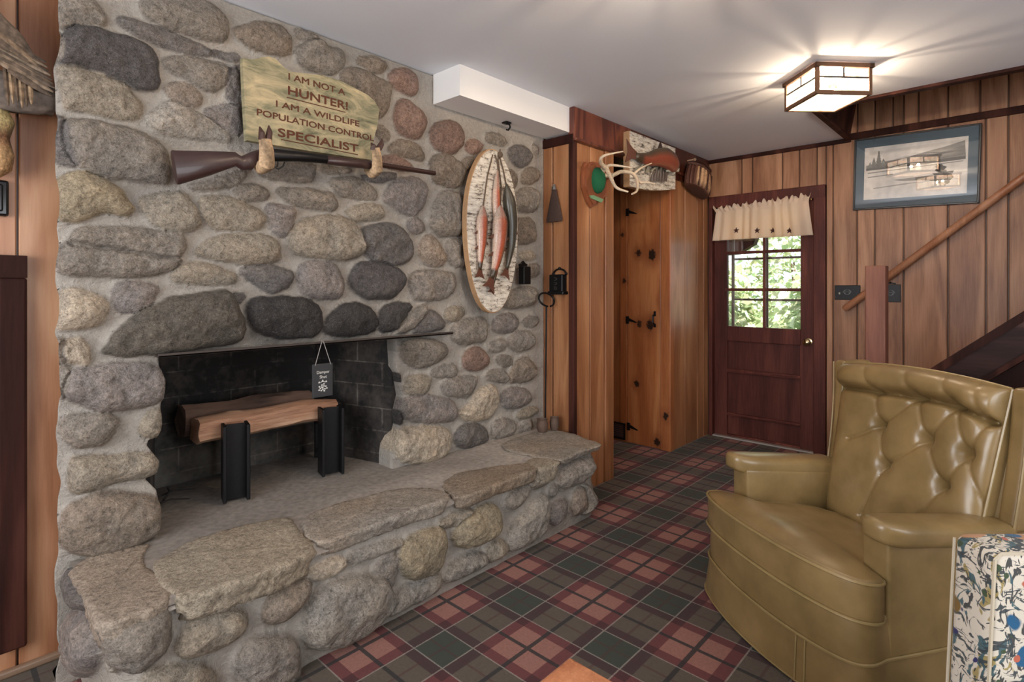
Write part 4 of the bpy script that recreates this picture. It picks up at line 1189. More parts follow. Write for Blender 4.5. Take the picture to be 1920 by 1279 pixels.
# --- damper tag hanging from the lintel
ty = 2.236
tg = thing('damper_tag', 'small black damper sign with white lettering hanging from the lintel', 'sign', (1.20, ty, 0.825))
tb = MB(); tb.bbox(1.154, 1.249, ty - 0.004, ty + 0.004, 0.828, 0.972, 0.003)
tb.build('plate', plain('charcoal_slate', (48, 48, 50), 0.55), tg, smooth=False)
cdm = MB()
for x in (1.165, 1.238): cdm.tube([(x, ty - 0.005, 0.966), (1.2 + (x - 1.2) * 0.12, ty - 0.004, 1.066)], 0.0016, 6)
cdm.tube([(1.196, ty - 0.004, 1.066), (1.2, 2.243, 1.071), (1.204, ty - 0.004, 1.066)], 0.0016, 6)
cdm.build('cord', plain('grey_cord', (150, 146, 140), 0.8), tg)
M_whiteink = plain('white_ink', (212, 210, 204), 0.7)
fnT = lambda u, v, t: (u, ty - 0.0045 - t, v)
text_mesh('Damper', (1.173, 1.232, 0.926, 0.942), fnT, 'lettering', M_whiteink, tg, 0.0, 0.0008)
text_mesh('Shut', (1.186, 1.219, 0.909, 0.922), fnT, 'lettering', M_whiteink, tg, 0.0, 0.0008)
em = MB()
ecx, ecz = 1.2, 0.872
for k in range(14):
    an = k * 2.39996; r = 0.0055 * math.sqrt(k)
    x, z = ecx + r * math.cos(an), ecz - 0.004 + r * 0.9 * math.sin(an)
    em.prism([(x + 0.0042 * math.cos(q * 1.0472), z + 0.0034 * math.sin(q * 1.0472)) for q in range(6)], fnT, 0, 0.0008)
for (dx, dz, r) in ((-0.016, 0.021, .005), (0.0, 0.026, .006), (0.016, 0.022, .005), (-0.008, 0.021, .003), (0.008, 0.021, .003)):
    em.prism([(ecx + dx - r, ecz + dz - r * .7), (ecx + dx + r, ecz + dz - r * .7), (ecx + dx, ecz + dz + r)], fnT, 0, 0.0008)
em.build('emblem', M_whiteink, tg, smooth=False)

# --- wooden wall sign
ys = 2.212
M_sign = NT('mossy_weathered_board')
_v = M_sign.scalev(M_sign.obj(), (2.2, 1, 6.0))
_n = M_sign.noise(_v, 3.0, 5, 0.65, 0.8); _n2 = M_sign.noise(M_sign.scalev(M_sign.obj(), (2, 1, 26)), 5.0, 4, 0.6)
_c = M_sign.ramp(_n, [(0.30, lin(84, 82, 62)), (0.43, lin(124, 120, 92)), (0.54, lin(158, 146, 114)), (0.68, lin(190, 170, 132))])
_c = M_sign.mix(M_sign.n('MapRange', {0: _n2, 1: 0.36, 2: 0.3, 3: 0.0, 4: 0.7}).outputs[0], _c, lin(70, 60, 38))
M_sign.set(Base_Color=_c, Roughness=0.75); M_sign.bump(_n2, 0.3, 0.003); M_sign = M_sign.m
sg = thing('wall_sign', 'mossy green wooden board with brown lettering resting above the shotgun', 'sign', (1.15, 2.25, 1.88))
spoly = [(455,108),(475,112),(490,107),(505,106),(517,110),(530,124),(543,134),(575,138),(605,141),(640,152),(665,165),(690,178),(703,190),(711,205),(708,235),(700,262),(697,300),(580,283),(463,263),(458,180)]
sxz = [(PY(x, y, ys).x, PY(x, y, ys).z) for x, y in spoly]
sb = MB(); sb.prism(list(reversed(sxz)), lambda u, v, t: (u, t, v), ys, ys + 0.028)
sb.build('board', M_sign, sg, smooth=False)
M_letter = plain('brown_routed_letter', (88, 48, 30), 0.9)
fnS = lambda u, v, t: (u, ys - 0.0002 - t, v)
sc_ = 5.56
def srow(txt, x0, y0, x1, y1, xt, yt, bold):
    a = PY(440 + x0 / sc_, 90 + y0 / sc_, ys); b = PY(440 + x1 / sc_, 90 + y1 / sc_, ys); c = PY(440 + xt / sc_, 90 + yt / sc_, ys)
    zb = (a.z + b.z) / 2
    text_mesh(txt, (a.x + bold, b.x - bold, zb + bold, c.z - bold), fnS, 'lettering', M_letter, sg, 0.0, 0.001, bold)
srow('I AM NOT A', 560, 330, 1150, 495, 560, 260, 0.0007)
srow('HUNTER!', 555, 490, 1180, 645, 555, 393, 0.0013)
srow('I AM A WILDLIFE', 430, 620, 1300, 815, 430, 545, 0.0007)
srow('POPULATION CONTROL', 230, 700, 1450, 975, 230, 630, 0.0007)
srow('SPECIALIST', 450, 930, 1290, 1085, 450, 830, 0.0013)
ul = MB()
for x0, x1, z in ((1.032, 1.298, 2.079), (1.008, 1.36, 1.902)): ul.box(x0, x1, ys - 0.0015, ys + 0.001, z - 0.0018, z + 0.0018)
ul.build('underline', M_letter, sg, smooth=False)

# --- shotgun resting on two deer-foot hooks
yg = 2.155
M_stock = plain('dark_walnut_stock', (58, 38, 36), 0.38, var=0.25, vscale=30, coat=0.2)
M_barrel = plain('browned_gun_barrel', (66, 44, 38), 0.35, 0.35, var=0.15)
gun = thing('shotgun', 'dark brown long gun resting on two deer-foot hooks below the sign', 'gun', (1.1, yg, 1.75))
def G(x, y): p = PY(x, y, yg); return p
def prof(mb, top, bot, wid, cols=None):
    """stock-like body from top and bottom outlines (pixels) with half widths"""
    n = 12; V = []; m = len(top)
    for (a, b, wd) in zip(top, bot, wid):
        A, B = G(*a), G(*b); c = (A + B) / 2; h = (A - B) / 2
        for k in range(n):
            an = 2 * math.pi * k / n
            ca, sa = math.cos(an), math.sin(an)
            V.append(c + h * (abs(ca) ** 0.75 * (1 if ca > 0 else -1)) + Vector((0, wd * sa, 0)))
    Fc = [(i * n + k, (i + 1) * n + k, (i + 1) * n + (k + 1) % n, i * n + (k + 1) % n) for i in range(m - 1) for k in range(n)]
    Fc.append(tuple(range(n))); Fc.append(tuple((m - 1) * n + k for k in range(n - 1, -1, -1)))
    mb.add(V, Fc)
g = MB(); prof(g, [(321,282),(326,282),(390,283),(440,285),(452,293),(468,286),(482,281),(500,279)], [(332,346),(337,346),(392,330),(442,312),(455,320),(472,319),(484,306),(502,303)], [.018,.02,.02,.018,.015,.015,.015,.014])
g.build('stock', M_stock, gun, smooth=50)
g = MB(); prof(g, [(500,279),(512,278),(560,284),(610,290),(614,291)], [(502,303),(512,303),(560,303),(610,307),(614,307)], [.013,.016,.017,.016,.012])
g.build('receiver', M_blackmetal, gun, smooth=50)
g = MB(); prof(g, [(612,296),(616,294),(660,299),(698,303),(702,304)], [(612,308),(616,309),(660,314),(698,318),(702,317)], [.014,.02,.02,.019,.014])
g.build('fore_end', M_stock, gun, smooth=50)
g = MB(); g.tube([G(560, 291), G(700, 307), G(815, 325)], [0.014, 0.0125, 0.0115], 12)
g.build('barrel', M_barrel, gun)
g = MB(); g.tube([G(512, 303), G(514, 313), G(522, 317), G(531, 312), G(534, 304)], 0.0035, 6); g.tube([G(521, 303), G(521, 309), G(519, 313)], 0.003, 6)
g.build('trigger_guard', M_blackmetal, gun)
# hooks
M_hair = attr_mat('deer_hair', 0.9, 0.35, 90, 0.5)
M_hoof = plain('hoof_horn', (70, 44, 36), 0.45)
def hoof_hook(label, pts, r, toes):
    t = thing('deer_foot_hook', label, 'wall hook', PY(*pts[-2], 2.2), group='pair of deer-foot gun hooks')
    leg = MB()
    P = [PY(x, y, Y) for x, y, Y in [(*pts[0], 2.25), (*pts[1], 2.16), (*pts[2], 2.115), (*pts[3], 2.105), (*pts[4], 2.105)]]
    f = lambda tt, an: tuple(np.array(lin(196, 164, 128)) * (0.75 + 0.35 * math.cos(an * 2 + tt * 5)))
    # fill in the curve
    Q = []; R = []
    for i in range(len(P) - 1):
        for k in range(4):
            a = k / 4; Q.append(P[i].lerp(P[i + 1], a)); R.append(r[i] * (1 - a) + r[i + 1] * a)
    Q.append(P[-1]); R.append(r[-1])
    leg.tube(Q, R, 12, cols=f)
    leg.build('leg', M_hair, t)
    h = MB()
    for (a, b) in toes:
        A, B = PY(*a, 2.105), PY(*b, 2.11)
        h.tube([A, A.lerp(B, 0.5) + Vector((0, -0.008, 0)), B], [0.014, 0.012, 0.003], 8)
    h.build('hoof', M_hoof, t)
hoof_hook('deer-foot hook nearest the gun stock, hoof turned up', [(488, 306), (490, 314), (500, 308), (500, 285), (497, 262)], [.022, .026, .029, .026, .022], [((491, 262), (487, 238)), ((503, 262), (504, 236))])
hoof_hook('deer-foot hook nearest the muzzle, hoof turned up', [(690, 318), (698, 326), (707, 318), (707, 295), (704, 278)], [.02, .022, .024, .021, .019], [((700, 280), (696, 268)), ((710, 279), (717, 261))])

# --- oval birch plaque with hanging trout
yo = 2.195
M_birch = NT('birch_bark')
_v = M_birch.obj()
_a = M_birch.noise(M_birch.scalev(_v, (14, 14, 60)), 1.0, 4, 0.7); _b = M_birch.noise(_v, 60, 3, 0.7)
_c = M_birch.ramp(_a, [(0.36, lin(84, 72, 62)), (0.44, lin(196, 184, 168)), (0.6, lin(228, 220, 206))])
_c = M_birch.mix(M_birch.n('MapRange', {0: _b, 1: 0.42, 2: 0.36, 3: 0.0, 4: 0.75}).outputs[0], _c, lin(92, 80, 70))
M_birch.set(Base_Color=_c, Roughness=0.8); M_birch.bump(_a, 0.4, 0.004); M_birch = M_birch.m
M_edge = plain('birch_edge_wood', (176, 138, 100), 0.7, var=0.3)
M_fish = attr_mat('painted_trout', 0.42, 0.22, 120, 0.1, coat=0.3)
pl = thing('trout_plaque', 'oval birch-bark plaque with a string of hanging trout', 'fish mount', (2.21, 2.25, 1.16))
oc = []
for k in range(48):
    an = 2 * math.pi * k / 48
    oc.append((2.211 + 0.206 * math.cos(an) * (1 + 0.02 * math.sin(3 * an)), 1.62 + 0.462 * math.sin(an)))
ob_ = MB(); ob_.prism(list(reversed(oc)), lambda u, v, t: (u, t, v), yo, yo + 0.032)
ob_.build('board_edge', M_edge, pl, smooth=50)
ob_ = MB(); ob_.prism([((u - 2.211) * .975 + 2.211, (v - 1.62) * .985 + 1.62) for u, v in reversed(oc)], lambda u, v, t: (u, t, v), yo - 0.004, yo + 0.002)
ob_.build('birch_face', M_birch, pl, smooth=False)
def trout_cols(side, mid=(186, 90, 58), bel=(206, 178, 158)):
    back, mid_, belly = np.array(lin(80, 64, 46)), np.array(lin(mid)), np.array(lin(bel))
    def f(t, an):
        c = math.cos(an) * side           # +1 back, -1 belly
        k = (c + 1) / 2
        x = belly * max(0, 1 - 3.2 * k) + mid_ * max(0, 1 - abs(k - 0.42) * 2.6) + back * max(0, (k - 0.45) * 2.2)
        if t < 0.16: x = x * 0.55 + np.array(lin(150, 140, 128)) * 0.45
        if t > 0.88: x = back * 0.7
        return tuple(np.clip(x, 0, 1))
    return f
def trout(parent, pts, ht, Y, side, dep=0.8, dark=False, label=None, fin=True, up=(1, 0, 0), pal=None):
    P = [PY(x, y, Y) if len(q_) == 0 else PY(x, y, q_[0]) for (x, y, *q_) in pts]
    # resample
    n = 22; cum = [0]
    for a, b in zip(P[:-1], P[1:]): cum.append(cum[-1] + (b - a).length)
    Q, R = [], []
    for i in range(n):
        t = i / (n - 1); s_ = t * cum[-1]
        k = max(j for j in range(len(P)) if cum[j] <= s_ + 1e-9); k = min(k, len(P) - 2)
        Q.append(P[k].lerp(P[k + 1], (s_ - cum[k]) / (cum[k + 1] - cum[k])))
        sh = max(0.12, min(1, (t / 0.22) ** 0.55) * (1 - 0.72 * max(0, (t - 0.38) / 0.62) ** 1.25))
        R.append((ht * sh, ht * sh * dep))
    b = MB(); fcol = trout_cols(side, *pal) if pal else trout_cols(side)
    if dark: fcol = lambda t, an: tuple(np.array(lin(62, 56, 44)) * (0.9 + 0.5 * max(0, -math.cos(an) * side)) )
    b.tube(Q, R, 16, up=up, cols=fcol)
    fish = b.build('trout', M_fish, parent, smooth=True, label=label)
    d = (Q[-1] - Q[-3]).normalized(); e = Q[-1]; nrm = Vector((0, -1, 0)); sdv = d.cross(nrm).normalized()
    tl = MB(); L_ = ht * 1.5; tlc = lin(96, 58, 44)
    out = [(0, .35), (.45, .55), (1.0, 1.1), (.8, 0), (1.0, -1.1), (.45, -.55), (0, -.35)]
    tl.prism([(a * L_, c * ht * 0.95) for a, c in out], lambda u, v, t: e + d * (u - 0.006) + sdv * v + nrm * t, -0.002, 0.003, col=tlc)
    tl.build('tail_fin', M_fish, fish, smooth=False)
    if fin:
        for tt, sgn, sz in ((0.55, side, .7), (0.62, -side, .6), (0.42, -side, .6)):
            q0 = Q[int(tt * (n - 1))]; r0 = R[int(tt * (n - 1))][0]
            base = q0 + Vector(up) * (sgn * r0 * 0.85)
            o2 = [(0, 0), (sz * ht * 1.0, 0), (sz * ht * 1.2, sgn * sz * ht), (sz * ht * .8, sgn * sz * ht)]
            tl = MB(); tl.prism(o2, lambda u, v, t, base=base: base + d * u + Vector(up) * v + nrm * t, -0.002, 0.002, col=tlc)
            tl.build('fin', M_fish, fish, smooth=False)
    return fish
trout(pl, [(906, 386), (904, 420), (903, 455), (901, 488), (900, 506)], 0.035, 2.165, 1)
trout(pl, [(933, 318), (931, 345), (931, 380), (934, 440), (930, 510), (923, 540)], 0.026, 2.168, 1, fin=False)
trout(pl, [(938, 385), (938, 420), (936, 455), (930, 495), (922, 522)], 0.048, 2.148, 1)
trout(pl, [(949, 344), (956, 378), (960, 420), (959, 460), (953, 492), (950, 505)], 0.038, 2.160, 1, dark=True)
co = MB()
for q in ([(924, 290), (914, 330), (906, 388)], [(928, 290), (933, 305), (934, 320)], [(938, 280), (934, 300), (940, 350), (938, 388)], [(936, 290), (944, 320), (949, 346)]):
    co.tube([PY(x, y, 2.185) for x, y in q], 0.004, 6)
co.ball(PY(938, 290, 2.18), (.018, .012, .018))
co.build('stringer', plain('stringer_cord', (96, 78, 62), 0.8), pl)

# --- cast-iron bits
def mount_box(name, label, cat, x0, x1, z0, z1, parent_pt, build):
    pass
mh = thing('match_holder', 'narrow black cast-iron match holder on the stone beside the oval plaque', 'match holder', (2.527, 2.27, 1.32))
b = MB(); b.bbox(2.494, 2.560, 2.215, 2.262, 1.322, 1.432, 0.006)
b.build('box', M_blackmetal, mh, smooth=False)
b = MB(); b.prism([(2.50, 1.43), (2.555, 1.43), (2.56, 1.445), (2.54, 1.452), (2.527, 1.465), (2.513, 1.452), (2.494, 1.445)][::-1], lambda u, v, t: (u, t, v), 2.244, 2.262)
b.build('backplate', M_blackmetal, mh, smooth=False)
mb_ = thing('matchbox_holder', 'black cast-iron matchbox holder with arched crest on the return panel', 'match holder', (XR - 0.005, 2.168, 1.26))
b = MB(); b.bbox(XR - 0.05, XR - 0.002, 2.115, 2.222, 1.275, 1.385, 0.006)
b.build('box', M_blackmetal, mb_, smooth=False)
b = MB(); b.bbox(XR - 0.055, XR - 0.0, 2.105, 2.232, 1.258, 1.28, 0.006); b.build('tray', M_blackmetal, mb_, smooth=False)
b = MB()
b.tube([(XR - 0.008, 2.168 + 0.05 * math.cos(a), 1.385 + 0.035 * math.sin(a)) for a in np.linspace(0, math.pi, 12)], 0.006, 6)
b.ball((XR - 0.01, 2.168, 1.425), 0.009); b.ball((XR - 0.01, 2.115, 1.39), 0.009); b.ball((XR - 0.01, 2.22, 1.39), 0.009)
b.build('crest', M_blackmetal, mb_)
b = MB()
for k in range(3):
    b.tube([(XR - 0.052, 2.168 + 0.012 * math.sin(a * 2 + k), 1.30 + k * 0.028 + 0.01 * math.cos(a)) for a in np.linspace(0, 5.5, 14)], 0.0022, 5)
b.build('scroll_relief', plain('worn_iron_relief', (74, 72, 70), 0.4, 0.6), mb_)
hk = MB()
hk.tube([(2.356, 2.232, 2.272), (2.356, 2.228, 2.262), (2.356, 2.205, 2.252), (2.356, 2.20, 2.236), (2.356, 2.215, 2.222), (2.356, 2.23, 2.228)], 0.005, 8)
hk.bbox(2.335, 2.38, 2.21, 2.25, 2.262, 2.272, 0.003)
tag(hk.build('ceiling_hook', M_blackmetal), 'small black iron hook under the white bulkhead', 'hook')
# ring-handled poker and two little pots
pk = thing('fire_poker', 'long thin fire iron with a ring handle standing at the stone edge', 'fire iron', (2.70, 2.225, 0.41))
pc_ = PY(1025, 562, 2.2)
b = MB(); b.tube([(pc_.x + 0.072 * math.cos(a), 2.2 + 0.02 * math.sin(a), pc_.z + 0.042 * math.sin(a) * 1.0 + 0.0) for a in np.linspace(-1.4, 4.5, 26)], 0.006, 8)
b.build('ring_handle', M_iron, pk)
b = MB(); b.tube([(pc_.x - 0.005, 2.198, pc_.z - 0.042), (2.676, 2.2, 0.418)], 0.0055, 8); b.build('shaft', M_iron, pk)
M_rust = plain('rusty_pot_metal', (104, 84, 72), 0.7, 0.4, var=0.3)
for lab, x, y, r in (('small rusty metal pot at the foot of the fire iron, nearer the stones', 2.612, 2.17, .036), ('small rusty metal pot beside the wood pillar at the hearth end', 2.70, 2.145, .030)):
    b = MB(); b.lathe([(r * .75, 0), (r * .95, .02), (r, .05), (r * .85, .068), (r * .95, .078), (r * .85, .076), (r * .75, .06), (r * .7, .01)], 18, Matrix.Translation((x, y, 0.420)))
    tag(b.build('metal_pot', M_rust), lab, 'pot', 'little metal pots on the hearth')
# whisk brush
br_ = thing('hearth_brush', 'dark whisk brush with a chrome cap hanging on the return panel', 'brush', (XR - 0.004, 2.21, 1.72))
b = MB()
V = []
for z, hw, th in ((1.93, .018, .008), (1.90, .024, .010), (1.80, .05, .012), (1.735, .066, .013), (1.722, .064, .012)):
    for k in range(16):
        an = 2 * math.pi * k / 16
        V.append((XR - 0.016 + th * math.cos(an), 2.205 + hw * math.sin(an), z))
b.add(V, [(i * 16 + k, i * 16 + (k + 1) % 16, (i + 1) * 16 + (k + 1) % 16, (i + 1) * 16 + k) for i in range(4) for k in range(16)] + [tuple(range(16)), tuple(64 + k for k in range(15, -1, -1))])
b.build('bristles', plain('dark_bristle', (70, 52, 46), 0.95, var=0.5, vscale=120, bump=0.8), br_)
b = MB(); b.lathe([(.001, 1.965), (.008, 1.962), (.016, 1.945), (.019, 1.925), (.001, 1.925)], 16, Matrix.Translation((XR - 0.018, 2.205, 0)))
b.build('cap', M_chrome, br_)

# --- antler mount on the pillar
am = thing('antler_mount', 'shield plaque with green felt cap and pale deer antlers', 'antlers', (2.98, YP - 0.004, 1.82))
ya_ = YP - 0.014
sh = [(1093,312),(1097,304),(1103,307),(1110,303),(1122,306),(1137,308),(1140,318),(1142,345),(1140,362),(1128,375),(1112,387),(1108,390),(1100,376),(1092,352),(1091,330)]
def outl(pp, Y): return [(PY(x, y, Y).x, PY(x, y, Y).z) for x, y in pp]
M_shield = wood('shield_wood', (120, 66, 40), (160, 96, 62), (186, 122, 84), ring=3, rough=0.4, coat=0.3)
b = MB(); so_ = outl(sh, ya_); b.prism(list(reversed(so_)), lambda u, v, t: (u, t, v), ya_ - 0.004, ya_ + 0.010)
cxs, czs = np.mean([p[0] for p in so_]), np.mean([p[1] for p in so_])
b.prism(list(reversed([((u - cxs) * .84 + cxs, (v - czs) * .88 + czs) for u, v in so_])), lambda u, v, t: (u, t, v), ya_ - 0.016, ya_ - 0.003)
b.build('shield', M_shield, am, smooth=False)
M_felt = plain('green_felt', (22, 92, 58), 0.95, var=0.2, vscale=80)
cc_ = PY(1124, 338, 2.02)
b = MB(); b.ball((cc_.x, 2.034, cc_.z - 0.0), (.062, .05, .085), 18, 12); b.build('felt_cap', M_felt, am)
b = MB()
lp = outl([(1105,367),(1112,366),(1131,374),(1127,380),(1108,372)], ya_ - 0.018); b.prism(list(reversed(lp)), lambda u, v, t: (u, t, v), ya_ - 0.022, ya_ - 0.014)
b.build('badge', plain('green_badge', (120, 160, 120), 0.5), am, smooth=False)
M_antler = attr_mat('antler_bone', 0.55, 0.18, 60, 0.2)
_bone = lin(206, 186, 160)
def antler(paths):
    b = MB(); b.col = _bone
    for pts, r0, r1 in paths:
        P = [PY(x, y, Y) for x, y, Y in pts]; Q, R = [], []
        # Catmull-Rom
        E_ = [P[0] * 2 - P[1]] + P + [P[-1] * 2 - P[-2]]
        m = len(P) - 1
        for i in range(m):
            for k in range(6):
                t = k / 6; a, bq, c, d = E_[i], E_[i + 1], E_[i + 2], E_[i + 3]
                Q.append(0.5 * ((2 * bq) + (c - a) * t + (2 * a - 5 * bq + 4 * c - d) * t * t + (3 * bq - a - 3 * c + d) * t ** 3))
        Q.append(P[-1])
        for i in range(len(Q)): R.append(r0 + (r1 - r0) * (i / (len(Q) - 1)) ** 1.3)
        b.tube(Q, R, 10)
    return b.build('antler', M_antler, am)
antler([([(1128, 325, 2.02), (1134, 312, 1.97), (1145, 333, 1.88), (1156, 352, 1.80), (1178, 360, 1.74)], .017, .005),
        ([(1133, 314, 1.97), (1126, 303, 1.94), (1133, 292, 1.90), (1168, 284, 1.84)], .015, .004),
        ([(1137, 316, 1.96), (1143, 310, 1.93), (1160, 311, 1.87), (1186, 315, 1.80)], .012, .004)])
antler([([(1126, 330, 2.03), (1150, 328, 2.0), (1165, 322, 1.97), (1187, 326, 1.92), (1195, 342, 1.88), (1194, 358, 1.86), (1185, 364, 1.84)], .015, .006),
        ([(1190, 330, 1.91), (1200, 342, 1.89), (1212, 342, 1.86), (1228, 345, 1.82)], .013, .005),
        ([(1188, 327, 1.92), (1195, 320, 1.9), (1208, 312, 1.88), (1222, 306, 1.86)], .010, .003),
        ([(1150, 328, 2.0), (1146, 338, 1.98), (1152, 326, 1.95), (1172, 320, 1.92)], .009, .003)])

# --- square birch plaque with a leaping trout
y5 = 2.0
sq = thing('square_trout_plaque', 'square birch-bark board with a leaping red-bellied trout, under the ceiling', 'fish mount', (3.69, YP - 0.02, 2.04))
b = MB(); q5 = [(3.352, 2.385), (3.352, 2.045), (3.352, 2.0), (3.60, 2.005), (3.80, 2.03), (4.03, 2.068), (4.03, 2.39)]
b.prism(q5, lambda u, v, t: (u, t, v), y5 + 0.004, YP - 0.018)
b.build('board', M_edge, sq, smooth=False)
b = MB(); b.prism([((u - 3.69) * .995 + 3.69, (v - 2.2) * .99 + 2.2) for u, v in q5], lambda u, v, t: (u, t, v), y5, y5 + 0.006)
b.build('birch_face', M_birch, sq, smooth=False)
trout(sq, [(1272, 312, 1.955), (1262, 306, 1.94), (1248, 296, 1.93), (1232, 295, 1.935), (1215, 299, 1.95), (1200, 295, 1.965), (1192, 291, 1.97)], 0.078, 1.95, 1, 0.6, up=(0, 0, 1), fin=False, pal=((150, 70, 46), (140, 72, 54)))
b = MB(); b.prism(list(reversed(outl([(1232, 283), (1238, 265), (1242, 279), (1242, 284)], 1.94))), lambda u, v, t: (u, t, v), 1.936, 1.942, col=lin(54, 40, 34))
b.build('dorsal_fin', M_fish, sq, smooth=False); b = MB()
b.prism(list(reversed(outl([(1262, 318), (1272, 316), (1271, 322), (1250, 322), (1250, 319)], 1.94))), lambda u, v, t: (u, t, v), 1.93, 1.945, col=lin(180, 176, 160))
b.build('pectoral_fin', M_fish, sq, smooth=False)
b = MB(); b.col = lin(150, 142, 124)
for k in range(9):
    x = 1188 + k * 8; b.tube([PY(x, 325 - (k % 3) * 3, 1.985), PY(x + 6, 316 - (k % 4) * 4, 1.972), PY(x + 14, 312 - (k % 2) * 9, 1.965)], [.012, .009, .002], 6)
for k in range(6):
    x = 1222 + k * 5; b.tube([PY(x, 340, 1.985), PY(x + 2, 328, 1.97), PY(x + 5 - k, 318, 1.965)], [.014, .010, .003], 6, cols=lambda t, an: lin(92, 78, 70))
b.build('driftwood_spray', M_fish, sq)

# --- creel basket in the corner
cr = thing('fishing_creel', 'dark wicker fishing creel hanging in the corner above the door', 'basket', (4.40, 2.0, 2.08))
ccy = 2.012; ccx, ccz = PY(1312, 332, 1.97).x + .02, 2.19
M_wick = attr_mat('wicker', 0.7, 0.3, 90, 0.4)
b = MB()
n = 72; prof_ = [(-.10, .15, .08), (-.095, .17, .09), (-.04, .185, .10), (.03, .175, .095), (.075, .16, .09)]
V = []; cl = []
for i, (z, a, d) in enumerate(prof_):
    for k in range(n):
        an = 2 * math.pi * k / n; rib = 1 + 0.035 * (1 if k % 3 else -1)
        back = 0.35 if math.sin(an) > 0 else 1.0
        V.append((ccx + a * math.cos(an) * rib, ccy + d * math.sin(an) * rib * back, ccz + z))
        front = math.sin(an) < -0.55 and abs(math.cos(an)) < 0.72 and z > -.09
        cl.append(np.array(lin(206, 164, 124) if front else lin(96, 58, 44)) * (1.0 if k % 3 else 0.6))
Tm = Matrix.Translation((ccx, ccy, ccz)) @ Matrix.Rotation(math.radians(16), 4, 'Y') @ Matrix.Translation((-ccx, -ccy, -ccz))
V = [Tm @ Vector(v) for v in V]
b.add(V, [(i * n + k, i * n + (k + 1) % n, (i + 1) * n + (k + 1) % n, (i + 1) * n + k) for i in range(4) for k in range(n)] + [tuple(range(n - 1, -1, -1)), tuple(4 * n + k for k in range(n))], cl)
b.build('basket_body', M_wick, cr, smooth=30)
b = MB(); b.col = lin(84, 52, 40)
V = []
for z, s_ in ((.075, 1.08), (.088, 1.10), (.10, 1.0), (.108, .7)):
    for k in range(36):
        an = 2 * math.pi * k / 36; back = 0.38 if math.sin(an) > 0 else 1.0
        V.append(Tm @ Vector((ccx + .16 * s_ * math.cos(an), ccy + .09 * s_ * math.sin(an) * back, ccz + z)))
b.add(V, [(i * 36 + k, i * 36 + (k + 1) % 36, (i + 1) * 36 + (k + 1) % 36, (i + 1) * 36 + k) for i in range(3) for k in range(36)] + [tuple(range(35, -1, -1)), tuple(108 + k for k in range(36))])
b.build('lid', M_wick, cr, smooth=40)
b = MB()
for dx in (-.11, .0, .11):
    b.tube([Tm @ Vector((ccx + dx, ccy - .10 * math.sqrt(max(.05, 1 - (dx / .17) ** 2)) - .004, ccz + z)) for z in (-.09, -.04, .03, .08)], 0.006, 6)
b.tube([Tm @ Vector((ccx - .14, ccy - .06, ccz + .12)), Tm @ Vector((ccx - .05, ccy - .085, ccz + .125)), Tm @ Vector((ccx + .08, ccy - .08, ccz + .12)), Tm @ Vector((ccx + .17, ccy - .03, ccz + .08))], 0.008, 6)
b.build('leather_strap', plain('creel_leather', (70, 40, 30), 0.5), cr)
b = MB(); p = PY(1303, 299, 1.99); b.ball(p, .012); b.tube([p, (p.x, 2.07, p.z)], .006, 6); b.build('peg', plain('creel_peg', (206, 170, 140), 0.5), cr)

# --- floor vent in the alcove
vt = MB(); vt.bbox(KX - 0.022, KX - 0.002, 2.47, 2.60, 0.02, 0.16, 0.004)
o = vt.build('vent_frame_temp', M_black, smooth=False); bpy.data.objects.remove(o)
fv = thing('floor_vent', 'small dark wall vent low inside the alcove', 'vent', (KX - 0.01, 2.535, 0.02))
b = MB()
for a in ((2.47, 2.60, .02, .035), (2.47, 2.60, .145, .16), (2.47, 2.483, .02, .16), (2.587, 2.60, .02, .16)): b.bbox(KX - 0.02, KX - 0.006, *a, .003)
b.build('frame', M_blackmetal, fv, smooth=False)
b = MB()
for k in range(7): b.box(KX - 0.014, KX - 0.007, 2.48, 2.59, .04 + k * .015, .047 + k * .015)
b.build('louvre', plain('vent_louvre', (60, 62, 74), 0.4, 0.5), fv, smooth=False)

# ================================================================== ceiling lamp
def lit_glass():
    m = NT('lit_art_glass')
    n = m.noise(m.obj(), 26, 4, 0.6, 1.0)
    em = m.n('Emission', {0: m.ramp(n, [(0.3, lin(255, 206, 150)), (0.6, lin(255, 242, 224))]), 1: m.n('MapRange', {0: n, 1: 0.3, 2: 0.65, 3: 2.0, 4: 5.0}).outputs[0]})
    tr_ = m.n('BsdfTransparent', {0: (1, 0.93, 0.84, 1)})
    mx = m.n('MixShader', {0: 0.4}); m.link(tr_.outputs[0], mx.inputs[1]); m.link(em.outputs[0], mx.inputs[2])
    m.link(mx.outputs[0], m.out.inputs['Surface'])
    return m.m
M_lit = lit_glass()
M_bronze = plain('copper_bronze', (112, 82, 62), 0.45, 0.6, var=0.35, vscale=40)
M_bulb = NT('bulb_glow'); M_bulb.set(Base_Color=(1, .9, .75), Emission_Color=(1, .85, .66, 1), Emission_Strength=12.0); M_bulb = M_bulb.m
